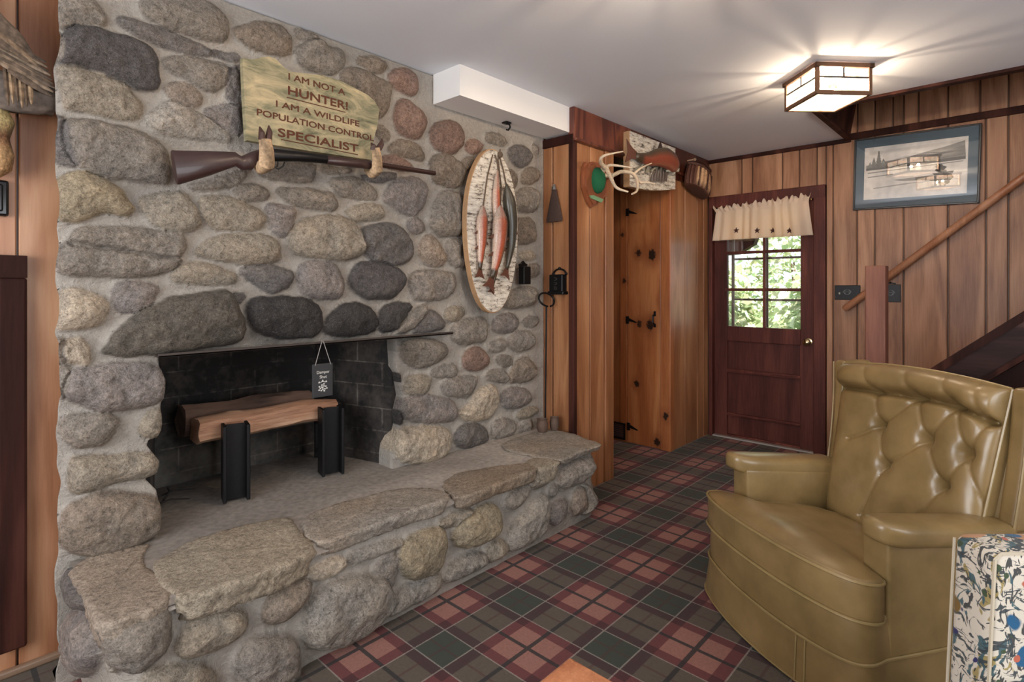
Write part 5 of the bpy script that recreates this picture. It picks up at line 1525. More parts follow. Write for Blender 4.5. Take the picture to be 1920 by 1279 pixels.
def ceiling_lamp(LC, lamp_label, watts):
    la = math.radians(-43.5); LH = 0.137
    e1 = Vector((math.cos(la), math.sin(la), 0)); e2 = Vector((-math.sin(la), math.cos(la), 0))
    Ml = Matrix.Translation(LC) @ Matrix.Rotation(la, 4, 'Z')
    lamp = thing('ceiling_lamp', lamp_label, 'lamp', (LC.x, LC.y, 2.27))
    b = MB()
    ov = LH + 0.016
    for (x0, x1, y0, y1) in ((-ov, ov, -ov, -LH + .012), (-ov, ov, LH - .012, ov), (-ov, -LH + .012, -ov, ov), (LH - .012, ov, -ov, ov)):
        b.bbox(x0, x1, y0, y1, 2.402, 2.4245, 0.003, Ml)
    b.bbox(-.05, .05, -.05, .05, 2.41, 2.4295, .003, Ml); b.bbox(-ov, ov, -.012, .012, 2.412, 2.422, .002, Ml)
    b.build('top_rim', M_bronze, lamp, smooth=False)
    b = MB()
    pz0, pz1, pr_ = 2.268, 2.405, 0.0085
    for sx_ in (-1, 1):
        for sy_ in (-1, 1):
            b.bbox(sx_ * LH - pr_, sx_ * LH + pr_, sy_ * LH - pr_, sy_ * LH + pr_, pz0, pz1, .002, Ml)
        b.bbox(-LH, LH, sx_ * LH - .007, sx_ * LH + .007, pz0, pz0 + .02, .002, Ml)
        b.bbox(sx_ * LH - .007, sx_ * LH + .007, -LH, LH, pz0, pz0 + .02, .002, Ml)
    b.build('frame', M_bronze, lamp, smooth=False)
    b = MB()
    for sx_ in (-1, 1):
        b.box(-LH, LH, sx_ * LH - .003, sx_ * LH + .003, 2.351, 2.359, Ml); b.box(-.004, .004, sx_ * LH - .003, sx_ * LH + .003, 2.356, 2.404, Ml)
        b.box(sx_ * LH - .003, sx_ * LH + .003, -LH, LH, 2.351, 2.359, Ml); b.box(sx_ * LH - .003, sx_ * LH + .003, -.004, .004, 2.356, 2.404, Ml)
    b.build('leading', M_black, lamp, smooth=False)
    for k in range(4):
        g_ = MB(); Mr = Ml @ Matrix.Rotation(math.pi / 2 * k, 4, 'Z')
        g_.box(-LH + .008, LH - .008, -LH - .0015, -LH + .0015, pz0 + .018, pz1 - .004, Mr)
        g_.build('glass_panel', M_lit, lamp, smooth=False)
    g_ = MB(); g_.box(-LH + .006, LH - .006, -LH + .006, LH - .006, pz0 + .005, pz0 + .008, Ml); g_.build('bottom_glass', M_lit, lamp, smooth=False)
    for k, s_ in enumerate((-1, 1)):
        b = MB(); p = Ml @ Vector((s_ * .045, -.02, 2.318)); b.ball(p, (.02, .02, .024))
        b.build('bulb', M_bulb, lamp)
        ld = bpy.data.lights.new('lamp_bulb_light', 'POINT'); ld.energy = watts; ld.color = (1, 0.90, 0.78); ld.shadow_soft_size = 0.012
        lo = bpy.data.objects.new('lamp_bulb_light', ld); C.objects.link(lo); lo.location = Ml @ Vector((s_ * .045, -.02, 2.348))
ceiling_lamp(Vector((3.255, 0.767, 0)), 'square craftsman ceiling lamp with lit glass panels, in front of the stair opening', 34)
ceiling_lamp(Vector((1.55, 0.74, 0)), 'matching square ceiling lamp nearer the fireplace, above the top edge of the view', 50)

# ================================================================== picture
pcy, pcz, hw_, hh_ = 0.578, 2.131, 0.362, 0.262
Mp = Matrix.Translation((XW - 0.034, pcy, pcz)) @ Matrix.Rotation(math.radians(1.6), 4, 'X') @ Matrix.Rotation(math.radians(-1.5), 4, 'Y')
# local x = depth (towards the wall +), y, z
pic = thing('framed_picture', 'framed grey lake landscape print with a wide blue-grey mat in a black frame', 'picture', (XW - 0.02, pcy, pcz - hh_))
b = MB()
for (y0, y1, z0, z1) in ((-hw_, hw_, -hh_, -hh_ + .013), (-hw_, hw_, hh_ - .013, hh_), (-hw_, -hw_ + .013, -hh_, hh_), (hw_ - .013, hw_, -hh_, hh_)):
    b.bbox(-.012, .012, y0, y1, z0, z1, .003, Mp)
b.box(.004, .010, -hw_ + .005, hw_ - .005, -hh_ + .005, hh_ - .005, Mp)
b.build('frame', plain('black_frame', (24, 22, 24), 0.35), pic, smooth=False)
iy, iz = hw_ - 0.066, hh_ - 0.072
b = MB()
for (y0, y1, z0, z1) in ((-hw_ + .008, hw_ - .008, -hh_ + .008, -iz), (-hw_ + .008, hw_ - .008, iz, hh_ - .008), (-hw_ + .008, -iy, -iz, iz), (iy, hw_ - .008, -iz, iz)):
    b.box(-.001, .003, y0, y1, z0, z1, Mp)
b.build('mat', plain('blue_grey_mat', (92, 108, 120), 0.8), pic, smooth=False)
b = MB()
b.box(.0022, .0036, -iy - .004, iy + .004, -iz - .004, iz + .004, Mp, col=lin(228, 222, 216))
def art(poly, rgb, d):
    # poly in picture fractions: u 0..1 left->right as seen, v 0..1 bottom->top
    q = [(iy - u * 2 * iy, -iz + v * 2 * iz) for u, v in poly]
    b.prism(q, lambda u, v, t: Mp @ Vector((t, u, v)), .0022 - d * .0003, .0023 - d * .0003, col=lin(rgb))
def blob(cx, cy, rx, ry, rgb, d, n=18, j=.25):
    art([(cx + rx * math.cos(2 * math.pi * k / n) * (1 + j * math.sin(k * 2.3 + cx * 40)), cy + ry * math.sin(2 * math.pi * k / n) * (1 + j * math.cos(k * 3.1 + cy * 30))) for k in range(n)], rgb, d)
art([(0.02, .66), (.2, .70), (.4, .73), (.6, .80), (.8, .86), (.97, .93), (.98, .66), (.5, .62), (.02, .6)], (150, 146, 142), 1)
art([(0.55, .70), (.75, .76), (.97, .85), (.98, .68), (.6, .64)], (128, 125, 122), 2)
art([(.02, .60), (.5, .63), (.98, .66), (.98, .60), (.5, .575), (.02, .56)], (112, 110, 108), 3)
def conifer(cx, base, top, wd, rgb, d):
    n = 6; L_, R_ = [], []
    for k in range(n):
        t = k / n; y = base + (top - base) * t; w2 = wd * (1 - t)
        L_ += [(cx - w2, y), (cx - w2 * .55, y + (top - base) / n * .9)]; R_ += [(cx + w2, y), (cx + w2 * .55, y + (top - base) / n * .9)]
    art(L_ + [(cx, top)] + R_[::-1], rgb, d)
conifer(.15, .60, .92, .045, (112, 111, 109), 4); conifer(.10, .60, .80, .045, (126, 125, 122), 4.3); conifer(.20, .60, .76, .05, (120, 119, 116), 4.6); conifer(.06, .60, .72, .035, (138, 136, 133), 4.8)
art([(.04, .52), (.5, .55), (.96, .58), (.96, .565), (.5, .535), (.04, .50)], (150, 147, 143), 4)
art([(.04, .44), (.3, .46), (.3, .445), (.04, .42)], (146, 143, 139), 4)
for k in range(7): blob(.76 + .018 * math.cos(k * 1.7), .42 + .035 * k * .5, .035, .03, (70, 69, 68), 5 + k * .2)
art([(.68, .40), (.88, .42), (.87, .375), (.80, .35), (.70, .365)], (120, 117, 112), 5)
art([(.3, .34), (.55, .36), (.86, .36), (.88, .30), (.84, .24), (.78, .20), (.74, .25), (.6, .29), (.4, .31)], (132, 129, 124), 6)
blob(.79, .23, .05, .06, (118, 115, 110), 7)
art([(.1, .22), (.4, .26), (.62, .27), (.4, .235), (.1, .20)], (176, 171, 165), 5)
b.build('print', attr_mat('grey_wash_print', 0.85, 0.14, 18, 0.0), pic, smooth=False)
def picture_glass():
    m = NT('picture_glass')
    fr_ = m.n('Fresnel', {0: 1.5}).outputs[0]
    gg = m.n('BsdfGlossy', {'Roughness': 0.0}); tt = m.n('BsdfTransparent')
    mx = m.n('MixShader', {0: m.math('MULTIPLY', fr_, 1.6, clamp=True)}); m.link(tt.outputs[0], mx.inputs[1]); m.link(gg.outputs[0], mx.inputs[2])
    m.link(mx.outputs[0], m.out.inputs['Surface'])
    return m.m
M_pglass = picture_glass()
b = MB(); b.box(-.0045, -.0035, -hw_ + .01, hw_ - .01, -hh_ + .01, hh_ - .01, Mp); b.build('glass', M_pglass, pic, smooth=False)

# the same clear glass in the door
for o in bpy.data.objects:
    if o.name.startswith('window_pane'):
        o.data.materials.clear(); o.data.materials.append(M_pglass)

# ================================================================== stairs, newel, handrail, switches
XS = 3.70
stair = thing('staircase', 'dark stained staircase climbing to the right with a square newel post', 'staircase', (4.2, 0.3, 0.0))
b = MB(); b.bbox(3.65, 3.745, 0.568, 0.666, 0.0, 1.425, 0.006, col=(1, .35, 0)); b.build('newel_post', M_newel, stair, smooth=False, label='square reddish-brown newel post')
m_ = 0.866
zt_ = lambda y: 0.904 + (0.327 - y) * m_
ylo, yhi = 0.568, -1.1
b = MB()
b.prism([(ylo, zt_(ylo)), (yhi, zt_(yhi)), (yhi, zt_(yhi) - .235), (ylo, zt_(ylo) - .235)], lambda u, v, t: (t, u, v), XS, XS + .035, col=(1, .3, 0))
b.build('stringer', M_stair, stair, smooth=False)
b = MB(); b.prism([(ylo, zt_(ylo) + .004), (yhi, zt_(yhi) + .004), (yhi, zt_(yhi) - .046), (ylo, zt_(ylo) - .046)], lambda u, v, t: (t, u, v), XS - .014, XS + .05, col=(.85, .6, 0))
b.build('stringer_cap', M_dark, stair, smooth=False)
b = MB(); b.prism([(ylo, zt_(ylo) - .205), (yhi, zt_(yhi) - .205), (yhi, zt_(yhi) - .235), (ylo, zt_(ylo) - .235)], lambda u, v, t: (t, u, v), XS - .01, XS + .002, col=(.8, .8, 0))
b.build('stringer_moulding', M_dark, stair, smooth=False)
for k in range(8):
    y = 0.50 - k * 0.215; z = zt_(y) - 0.12
    b = MB(); b.bbox(XS + .035, XW - .03, y - .235, y + .01, z - .03, z, .006, col=(1, k * .1, 0)); b.build('tread', M_stair, stair, smooth=False)
    b = MB(); b.box(XS + .035, XW - .03, y - .02, y - .004, z - .19, z - .03, col=(.8, k * .1, 0)); b.build('riser', M_dark, stair, smooth=False)
b = MB(); b.prism([(ylo - .01, 0.0), (ylo - .01, zt_(ylo) - .236), (yhi, zt_(yhi) - .236), (yhi, 0.0)], lambda u, v, t: (t, u, v), XS + .02, XS + .034, col=(.6, .2, 0))
b.build('side_panel', M_dark, stair, smooth=False)

hr = thing('handrail', 'round wooden handrail climbing the panelled wall above the stairs', 'handrail', (4.72, 0.3, 1.1))
zr_ = lambda y: 1.141 + (0.993 - y) * 0.868
b = MB(); b.tube([(4.72, 0.995, zr_(.995)), (4.72, 0.985, zr_(.985)), (4.72, -2.2, zr_(-2.2))], [.016, .025, .025], 16); b.build('rail', M_rail, hr)
for y in (-0.45, -1.5):
    b = MB(); b.tube([(4.72, y, zr_(y) - .02), (4.725, y, zr_(y) - .05), (4.784, y, zr_(y) - .06)], .007, 8); b.ball((4.782, y, zr_(y) - .06), (.005, .022, .03)); b.build('bracket', M_blackmetal, hr)

def switch(name, label, y0, y1, z0, z1, toggles, crest=False):
    t = thing(name, label, 'switch plate', (XW - .016, (y0 + y1) / 2, z0))
    xw = XW - .016
    b = MB(); b.bbox(xw - .008, xw + .001, y0, y1, z0, z1, .003)
    if crest:
        b.tube([(xw - .004, (y0 + y1) / 2 + .03 * math.cos(a), z1 + .008 * math.sin(a) + .002) for a in np.linspace(0, math.pi, 10)], .005, 6)
        b.ball((xw - .004, (y0 + y1) / 2, z1 + .012), .008)
    b.build('plate', M_blackmetal, t, smooth=False)
    r = MB(); ym, zm = (y0 + y1) / 2, (z0 + z1) / 2
    for s_ in (-1, 1):
        r.tube([(xw - .009, ym + s_ * (.012 + .022 * (1 - a / 9) ) * math.cos(a) * .8, zm + .026 * (1 - a / 10) * math.sin(a)) for a in np.linspace(0, 8, 24)], .0022, 5)
    r.build('scroll_relief', plain('worn_black_relief', (96, 98, 98), 0.4, 0.6), t)
    for ty_ in toggles:
        g_ = MB(); g_.bbox(xw - .02, xw - .007, ty_ - .005, ty_ + .005, zm - .014, zm + .002, .002); g_.build('toggle', plain('pale_toggle', (170, 168, 158), 0.5), t, smooth=False)
switch('switch_plate', 'wide black switch plate with scroll relief beside the door', 0.90, 1.070, 1.210, 1.320, (1.035,))
switch('switch_plate', 'black switch plate with small crest to the right of the newel post', 0.652, 0.775, 1.198, 1.325, (), True)

# ================================================================== valance
vl = thing('window_valance', 'cream gathered valance with four dark stars over the door window', 'curtain', (4.74, 1.6, 1.71))
def cloth():
    m = NT('cream_cotton')
    col = lin(244, 230, 212)
    d = m.n('BsdfDiffuse', {0: (*col, 1)}); t = m.n('BsdfTranslucent', {0: (*lin(255, 220, 160), 1)})
    mx = m.n('MixShader', {0: 0.45}); m.link(d.outputs[0], mx.inputs[1]); m.link(t.outputs[0], mx.inputs[2])
    m.link(mx.outputs[0], m.out.inputs['Surface'])
    return m.m
M_cloth = cloth()
def vfold(u, v):
    """u 0..1 left to right, v 0 bottom .. 1 top of ruffle"""
    wv = math.sin(u * 61 + 1.3 * math.sin(u * 17)) * .009 + math.sin(u * 27 + 2) * .006
    g = 0.35 + 0.65 * (1 - v)
    x = 4.742 - .012 - wv * g
    ytop0, ytop1 = 1.975, 1.232
    spread = (1 - v) ** 1.2
    yl, yr = 1.968 + .034 * spread, 1.243 - .036 * spread
    if v > .86:
        x += .010 * math.sin(u * 120 + 9 * v) * (v - .86) / .14
        k = (v - .86) / .14; yl += .03 * k; yr -= .022 * k
    z = 1.71 + v * (.285 + .035 * u) + (.012 * math.sin(u * 75 + 2 * math.sin(u * 9)) + .009 * math.sin(u * 140)) * max(0, (v - .8) / .2)
    if abs(v - .86) < .03: x += .004
    return Vector((x, yl + (yr - yl) * u, z))
nu_, nv2 = 150, 24
V = [vfold(i / nu_, j / nv2) for j in range(nv2 + 1) for i in range(nu_ + 1)]
Vb = [p + Vector((.0018, 0, 0)) for p in V]
idx = lambda i, j, o=0: o + j * (nu_ + 1) + i
N0 = len(V); Fc = []
for j in range(nv2):
    for i in range(nu_):
        Fc.append((idx(i, j), idx(i, j + 1), idx(i + 1, j + 1), idx(i + 1, j)))
        Fc.append((idx(i, j, N0), idx(i + 1, j, N0), idx(i + 1, j + 1, N0), idx(i, j + 1, N0)))
for i in range(nu_):
    for j in (0, nv2): Fc.append((idx(i, j), idx(i + 1, j), idx(i + 1, j, N0), idx(i, j, N0)))
for j in range(nv2):
    for i in (0, nu_): Fc.append((idx(i, j), idx(i, j + 1), idx(i, j + 1, N0), idx(i, j, N0)))
mk('cloth', V + Vb, Fc, M_cloth, vl, True)
b = MB(); b.tube([(4.748, 1.985, 1.962), (4.748, 1.225, 1.992)], .006, 8); b.tube([(4.748, 1.985, 1.962), (4.80, 1.985, 1.962)], .006, 6); b.tube([(4.748, 1.225, 1.992), (4.80, 1.225, 1.992)], .006, 6)
b.build('curtain_rod', M_brass, vl)
M_star = plain('star_applique', (66, 34, 28), 0.9)
for sx_ in (1382, 1420, 1450, 1480):
    p = PX(sx_, 432.5, 4.735); b = MB()
    u = (1.99 - p.y) / (1.99 - 1.22); vv = (p.z - 1.71) / .3
    x0 = vfold(u, vv).x - .004
    r = .027; b.prism([(p.y + (r if k % 2 == 0 else r * .42) * math.sin(k * math.pi / 5), p.z + (r if k % 2 == 0 else r * .42) * math.cos(k * math.pi / 5)) for k in range(10)], lambda u_, v_, t: (t, u_, v_), x0 - .002, x0)
    b.build('star_patch', M_star, vl, smooth=False)

# ================================================================== recliner armchair
def leather(name, c0, c1):
    m = NT(name)
    n = m.noise(m.obj(), 7, 4, 0.6); n2 = m.noise(m.obj(), 260, 3, 0.6)
    m.set(Base_Color=m.mix(m.n('MapRange', {0: n, 1: .3, 2: .7}).outputs[0], lin(c0), lin(c1)), Roughness=m.n('MapRange', {0: n, 1: .3, 2: .7, 3: .40, 4: .30}).outputs[0], Coat_Weight=0.25, Coat_Roughness=0.22, Specular_IOR_Level=0.55)
    m.bump(n2, 0.10, 0.001)
    return m.m
M_leather = leather('olive_tan_leather', (120, 98, 60), (148, 122, 80))
M_pipe = leather('leather_piping', (134, 114, 72), (160, 136, 92))
CO = Vector((2.263, 0.613, 0)); cth = math.radians(147)
chair = thing('recliner_armchair', 'olive tan leather recliner with a button-tufted back and skirt', 'armchair', CO, cth)
Fv = Vector((math.cos(cth), math.sin(cth), 0)); Lv = Vector((-Fv.y, Fv.x, 0)) * -1    # Lv points to the viewer's left
def cl(f, l, z): return (f, -l, z)
lean = lambda f: 0.135 * (f - 0.22)
T_out = [(-.36, -.275), (-.36, .275), (.015, .275), (.03, .385), (.10, .405), (.165, .37), (.205, .26), (.225, .12), (.228, 0), (.225, -.12), (.205, -.26), (.165, -.37), (.10, -.405), (.03, -.385), (.015, -.275)]
def outline(pts, n=150, smooth=2):
    d = np.array(pts, float)
    d = chaikin(d, smooth); seg = np.linalg.norm(np.roll(d, -1, 0) - d, axis=1); cum = np.concatenate([[0], np.cumsum(seg)]); lp = np.vstack([d, d[:1]])
    tt = np.linspace(0, cum[-1], n, endpoint=False)
    return np.stack([np.interp(tt, cum, lp[:, 0]), np.interp(tt, cum, lp[:, 1])], 1)
def puff(b, out, z0, z1, r, crown, zf, cen=(0.05, 0.0), belly=0.0):
    n = len(out); c0 = np.array(cen); rings = []
    d = c0 - out; ln = np.linalg.norm(d, axis=1)[:, None]; dn = d / ln
    def ring(ins, z): rings.append(np.hstack([out + dn * np.minimum(ins, ln * .96), np.full((n, 1), z)]))
    ring(.12, z0); ring(r, z0)
    for k in range(1, 5): a = math.pi / 2 * k / 4; ring(r * (1 - math.sin(a)), z0 + r * (1 - math.cos(a)))
    for k in range(1, 4): ring(-belly * math.sin(math.pi * k / 4), z0 + r + (z1 - z0 - 2 * r) * k / 4)
    for k in range(0, 5): a = math.pi / 2 * k / 4; ring(r * (1 - math.cos(a)), z1 - r * (1 - math.sin(a)))
    base_ = out + dn * np.minimum(.03, ln * .96)
    for s_ in (1, .94, .86, .76, .64, .52, .40, .28, .16, .06):
        rings.append(np.hstack([c0 + (base_ - c0) * s_, np.full((n, 1), z1 + crown * (1 - s_ ** 3.2) + crown * .06)]))
    V = np.vstack(rings); m = len(rings)
    V = np.vstack([V, [[c0[0], c0[1], z1 + crown * 1.06]]])
    V[:, 2] += zf(V[:, 0])
    V = [cl(*p) for p in V]
    Fc = [(i * n + k, i * n + (k + 1) % n, (i + 1) * n + (k + 1) % n, (i + 1) * n + k) for i in range(m - 1) for k in range(n)]
    Fc += [((m - 1) * n + k, (m - 1) * n + (k + 1) % n, m * n) for k in range(n)] + [tuple(range(n - 1, -1, -1))]
    # outline runs clockwise once mirrored to chair axes -> check
    area = sum(V[k][0] * V[(k + 1) % n][1] - V[(k + 1) % n][0] * V[k][1] for k in range(n))
    if area < 0: Fc = [tuple(reversed(f)) for f in Fc]
    b.add(V, Fc)
TO = outline(T_out, 160)
b = MB(); puff(b, TO, .295, .43, .018, .028, lean); b.build('seat_cushion', M_leather, chair, smooth=True, local=True)
def pipe(b, pts, r=.0048, closed=False):
    pts = [Vector(p) for p in pts]
    if closed: pts = pts + [pts[0], pts[1]]
    b.tube(pts, r, 6, cap=not closed)
b = MB()
for zz, off in ((.422, .004), (.304, .004)):
    pipe(b, [cl(p[0] * 1.0 + (.003 if p[0] > 0 else 0), p[1] * 1.004, zz + lean(p[0])) for p in TO], closed=True)
b.build('seat_piping', M_pipe, chair, local=True)
# front apron and base
ap = outline([(-.50, -.375), (-.50, .375), (.0, .375), (.03, .372), (.095, .39), (.155, .36), (.19, .25), (.208, .12), (.212, 0), (.208, -.12), (.19, -.25), (.155, -.36), (.095, -.39), (.03, -.372), (.0, -.375)], 160)
b = MB(); puff(b, ap, .06, .30, .012, .0, lambda f: 0.06 * (f - .2), cen=(-.1, 0), belly=.006); b.build('base', M_leather, chair, smooth=True, local=True)
# skirt
sk = ap; n = len(sk)
V = []; zs = [(.158, .006), (.12, .012), (.06, .020), (.012, .026)]
cc0 = np.array((-.12, 0))
dn = (sk - cc0) / np.linalg.norm(sk - cc0, axis=1)[:, None]
for z, o in zs:
    for p, d in zip(sk, dn): V.append(cl(p[0] + d[0] * o, p[1] + d[1] * o, z))
for z, o in reversed(zs):
    for p, d in zip(sk, dn): V.append(cl(p[0] + d[0] * (o - .006), p[1] + d[1] * (o - .006), z))
m = 8
Fc = [(i * n + k, ((i + 1) % m) * n + k, ((i + 1) % m) * n + (k + 1) % n, i * n + (k + 1) % n) for i in range(m) for k in range(n)]
b = MB(); b.add(V, [tuple(reversed(f)) for f in Fc]); b.build('skirt', M_leather, chair, smooth=50, local=True)
b = MB(); pipe(b, [cl(p[0] + d[0] * .011, p[1] + d[1] * .011, .16) for p, d in zip(sk, dn)], .005, True)
pipe(b, [cl(p[0] + d[0] * .028, p[1] + d[1] * .028, .013) for p, d in zip(sk, dn)], .003, True)
for l_ in (-.21, .385):
    k = int(np.argmin(np.abs(sk[:, 1] - l_) + (sk[:, 0] < .09) * 9)); p, d = sk[k], dn[k]
    for o in (-1, 1):
        kk = (k + o) % n; pipe(b, [cl(sk[kk][0] + dn[kk][0] * (q_ + .004), sk[kk][1] + dn[kk][1] * (q_ + .004), z) for z, q_ in zs], .003)
b.build('skirt_piping', M_pipe, chair, local=True)
# arms
for sgn, lab in ((1, 'far'), (-1, 'near')):
    b = MB()
    V, Fc = rbox(.50, .098, .40, .012, 3, (6, 1, 6))
    V = V + np.array([-.225, -sgn * .331, .33]); V[:, 2] += np.where(V[:, 2] > .4, .10 * (V[:, 0] - .02), 0)
    b.add(V, Fc); arm = b.build('arm', M_leather, chair, smooth=50, local=True)
    b = MB()
    def fpad(x, y, z):
        t = (x + .26) / .52                      # 0 rear .. 1 front
        w = 1.0 if t < .86 else 1 - .35 * ((t - .86) / .14) ** 1.6
        zz = z * (1 if z > 0 else (1.0 if t < .9 else 1 - .25 * (t - .9) / .1)) + .010 * (1 - (y / .066) ** 2) * (z > 0)
        return (x + (.012 * (1 - (y / .066) ** 2) if t > .9 else 0), y * w, zz)
    V, Fc = rbox(.52, .132, .066, .022, 4, (14, 4, 1), fpad)
    V = V + np.array([-.205, -sgn * .350, .542]); V[:, 2] += .10 * (V[:, 0] - .05)
    b.add(V, Fc); b.build('arm_pad', M_leather, arm, smooth=True, local=True)
# back
aL = math.radians(12.5); Bf, Bz, HB, BC = -.375, .315, .66, -.03
Uv = (-math.sin(aL), math.cos(aL)); Nv = (math.cos(aL), math.sin(aL))
def bk(a, bb, h):
    hw = .30 + .035 * min(bb, 1)
    return (Bf + Uv[0] * bb * HB + Nv[0] * h, BC + a * hw, Bz + Uv[1] * bb * HB + Nv[1] * h)
def px_back(x, y, h=.045):
    """(a, b) on the chair back for a measured photograph point"""
    d = Vector(_ray(x, y)); o = Vector((0, 0, CAM_H))
    p0 = CO + Fv * (Bf + Nv[0] * h) + Vector((0, 0, Bz + Nv[1] * h)); nn = Fv * Nv[0] + Vector((0, 0, Nv[1]))
    t = (p0 - o).dot(nn) / d.dot(nn); q = o + d * t - CO
    f, l = q.dot(Fv), q.dot(Lv)
    bb = ((f - Bf - Nv[0] * h) * Uv[0] + (q.z - Bz - Nv[1] * h) * Uv[1]) / HB
    return (l - BC) / (.30 + .035 * min(bb, 1)), bb
but = {k: px_back(*v) for k, v in dict(a1=(1642, 739), a2=(1720, 751), a3=(1792, 764), a4=(1847, 789), b1=(1649.5, 800), b2=(1737, 827), b3=(1810, 852), c1=(1658.5, 872), c2=(1768, 912)).items()}
ext = {k: px_back(*v) for k, v in dict(t1=(1628, 682), t2=(1700, 684), t3=(1772, 692), t4=(1838, 712), l1=(1590, 822), d1=(1612, 966), d2=(1718, 972), e1=(1836, 950), r1=(1895, 800)).items()}
ALL = {**but, **ext}
creases = [('a1', 'b1'), ('b1', 'c1'), ('b1', 'a2'), ('a2', 'b2'), ('c1', 'b2'), ('b2', 'c2'), ('b2', 'a3'), ('a3', 'b3'), ('c2', 'b3'), ('b3', 'a4'), ('b1', 'l1'), ('c1', 'd1'), ('c2', 'd2'), ('b3', 'e1')]
topc = [('a1', 't1'), ('a2', 't2'), ('a3', 't3'), ('a4', 't4')]
rowb = [but['a1'], but['a2'], but['a3'], but['a4']]
na, nb_ = 130, 120
AA, BB = np.meshgrid(np.linspace(-1, 1, na + 1), np.linspace(0, 1, nb_ + 1))
A1, B1 = AA.ravel(), BB.ravel()
wA, wB = .31, HB
def segd(p, q):
    ax, ay, bx, by = p[0] * wA, p[1] * wB, q[0] * wA, q[1] * wB
    X_, Y_ = A1 * wA, B1 * wB
    t = np.clip(((X_ - ax) * (bx - ax) + (Y_ - ay) * (by - ay)) / ((bx - ax) ** 2 + (by - ay) ** 2), 0, 1)
    # gentle sag of each crease
    bow = .012 * np.sin(np.pi * t)
    return np.hypot(X_ - ax - t * (bx - ax), Y_ - ay - t * (by - ay) + bow * 0.6), t
crow = np.interp(A1, [p[0] for p in sorted(rowb)], [p[1] for p in sorted(rowb)])
edge = (1 - np.abs(A1) ** 8) * (1 - np.abs(2 * np.clip(B1, 0, 1) - 1) ** 14)
h = .058 * np.clip(edge, 0, 1) ** .5
roll = np.clip((B1 - crow) / np.maximum(1.0 - crow, .05), 0, 1)
h = h + np.where(B1 > crow, .040 * np.sqrt(np.clip(4 * roll * (1 - roll), 0, 1)), 0) * np.clip((1 - np.abs(A1)) / .05, 0, 1)
h -= .030 * np.exp(-((B1 - crow) * HB / .013) ** 2) * np.clip((1 - np.abs(A1)) / .06, 0, 1)
for p, q in creases:
    d, t = segd(ALL[p], ALL[q]); h -= .012 * np.exp(-(d / .006) ** 2) + .007 * np.exp(-(d / .028) ** 2)
for p, q in topc:
    d, t = segd(ALL[p], ALL[q]); h -= .006 * np.exp(-(d / .007) ** 2) + .003 * np.exp(-(d / .02) ** 2)
for k, p in but.items():
    d = np.hypot((A1 - p[0]) * wA, (B1 - p[1]) * wB); h -= .017 * np.exp(-(d / .02) ** 2)
arch = .035 * (1 - A1 ** 2) * B1 ** 3
V = []
for a, bb, hh2, ar in zip(A1, B1, h, arch): V.append(cl(*bk(a, bb + ar, hh2)))
NB = len(V)
for a, bb, ar in zip(A1, B1, arch): V.append(cl(*bk(a, bb + ar, -.035)))
ix = lambda i, j, o=0: o + j * (na + 1) + i
Fc = []
for j in range(nb_):
    for i in range(na):
        Fc.append((ix(i, j), ix(i, j + 1), ix(i + 1, j + 1), ix(i + 1, j))); Fc.append((ix(i, j, NB), ix(i + 1, j, NB), ix(i + 1, j + 1, NB), ix(i, j + 1, NB)))
for i in range(na):
    Fc.append((ix(i, 0), ix(i + 1, 0), ix(i + 1, 0, NB), ix(i, 0, NB))); Fc.append((ix(i, nb_), ix(i, nb_, NB), ix(i + 1, nb_, NB), ix(i + 1, nb_)))
for j in range(nb_):
    Fc.append((ix(0, j), ix(0, j, NB), ix(0, j + 1, NB), ix(0, j + 1))); Fc.append((ix(na, j), ix(na, j + 1), ix(na, j + 1, NB), ix(na, j, NB)))
b = MB(); b.add(V, [tuple(reversed(f)) for f in Fc]); backp = b.build('backrest', M_leather, chair, smooth=60, local=True)
for k, p in but.items():
    i = int(np.argmin((A1 - p[0]) ** 2 + (B1 - p[1]) ** 2))
    b = MB(); b.ball(cl(*bk(p[0], p[1] + .035 * (1 - p[0] ** 2) * p[1] ** 3, h[i] + .004)), .0085, 10, 6); b.build('button', M_pipe, backp, smooth=True, local=True)
b = MB()
pipe(b, [cl(*bk(a, 1.0 + .035 * (1 - a * a), .012)) for a in np.linspace(-1, 1, 30)], .005)
for sg_ in (-1, 1): pipe(b, [cl(*bk(sg_ * 1.0, t, .012)) for t in np.linspace(.08, 1.0, 20)], .005)
b.build('back_piping', M_pipe, backp, local=True)
# outer shell of the back
b = MB(); V, Fc = rbox(.10, .74, .70, .03, 4, (1, 6, 6))
q = []
for p in V:
    bb = (p[2] + .35) / .70
    q.append((Bf + Uv[0] * (bb * .68 - .06) + Nv[0] * (p[0] - .085), -BC + p[1] * (.94 + .05 * bb), Bz + Uv[1] * (bb * .68 - .06) + Nv[1] * (p[0] - .085) + .02 * (1 - (p[1] / .37) ** 2) * bb))
b.add(q, Fc); b.build('back_shell', M_leather, chair, smooth=50, local=True)
# wings: upright side pads flanking the back cushion
for sg_ in (1, -1):
    b = MB()
    ff = lambda t: -.445 - .050 * t - .012 * math.sin(t * math.pi)
    zz = lambda t: .50 + .47 * t
    lc = lambda t: BC + sg_ * (.350 + .014 * t)
    V, Fc = rbox(.16, .060, .47, .018, 4, (4, 1, 12))
    q = []
    for p in V:
        t = (p[2] + .235) / .47
        q.append((ff(t) - .08 + p[0], -lc(t) + p[1], zz(t)))
    b.add(q, Fc); wg = b.build('wing', M_leather, chair, smooth=50, local=True)
    b = MB()
    for oy in ((-.027, .027) if sg_ > 0 else (.027,)):
        pipe(b, [(ff(t) + .001, -lc(t) + oy, zz(t)) for t in np.linspace(.02, .985, 20)], .0042)
    b.build('wing_piping', M_pipe, wg, local=True)

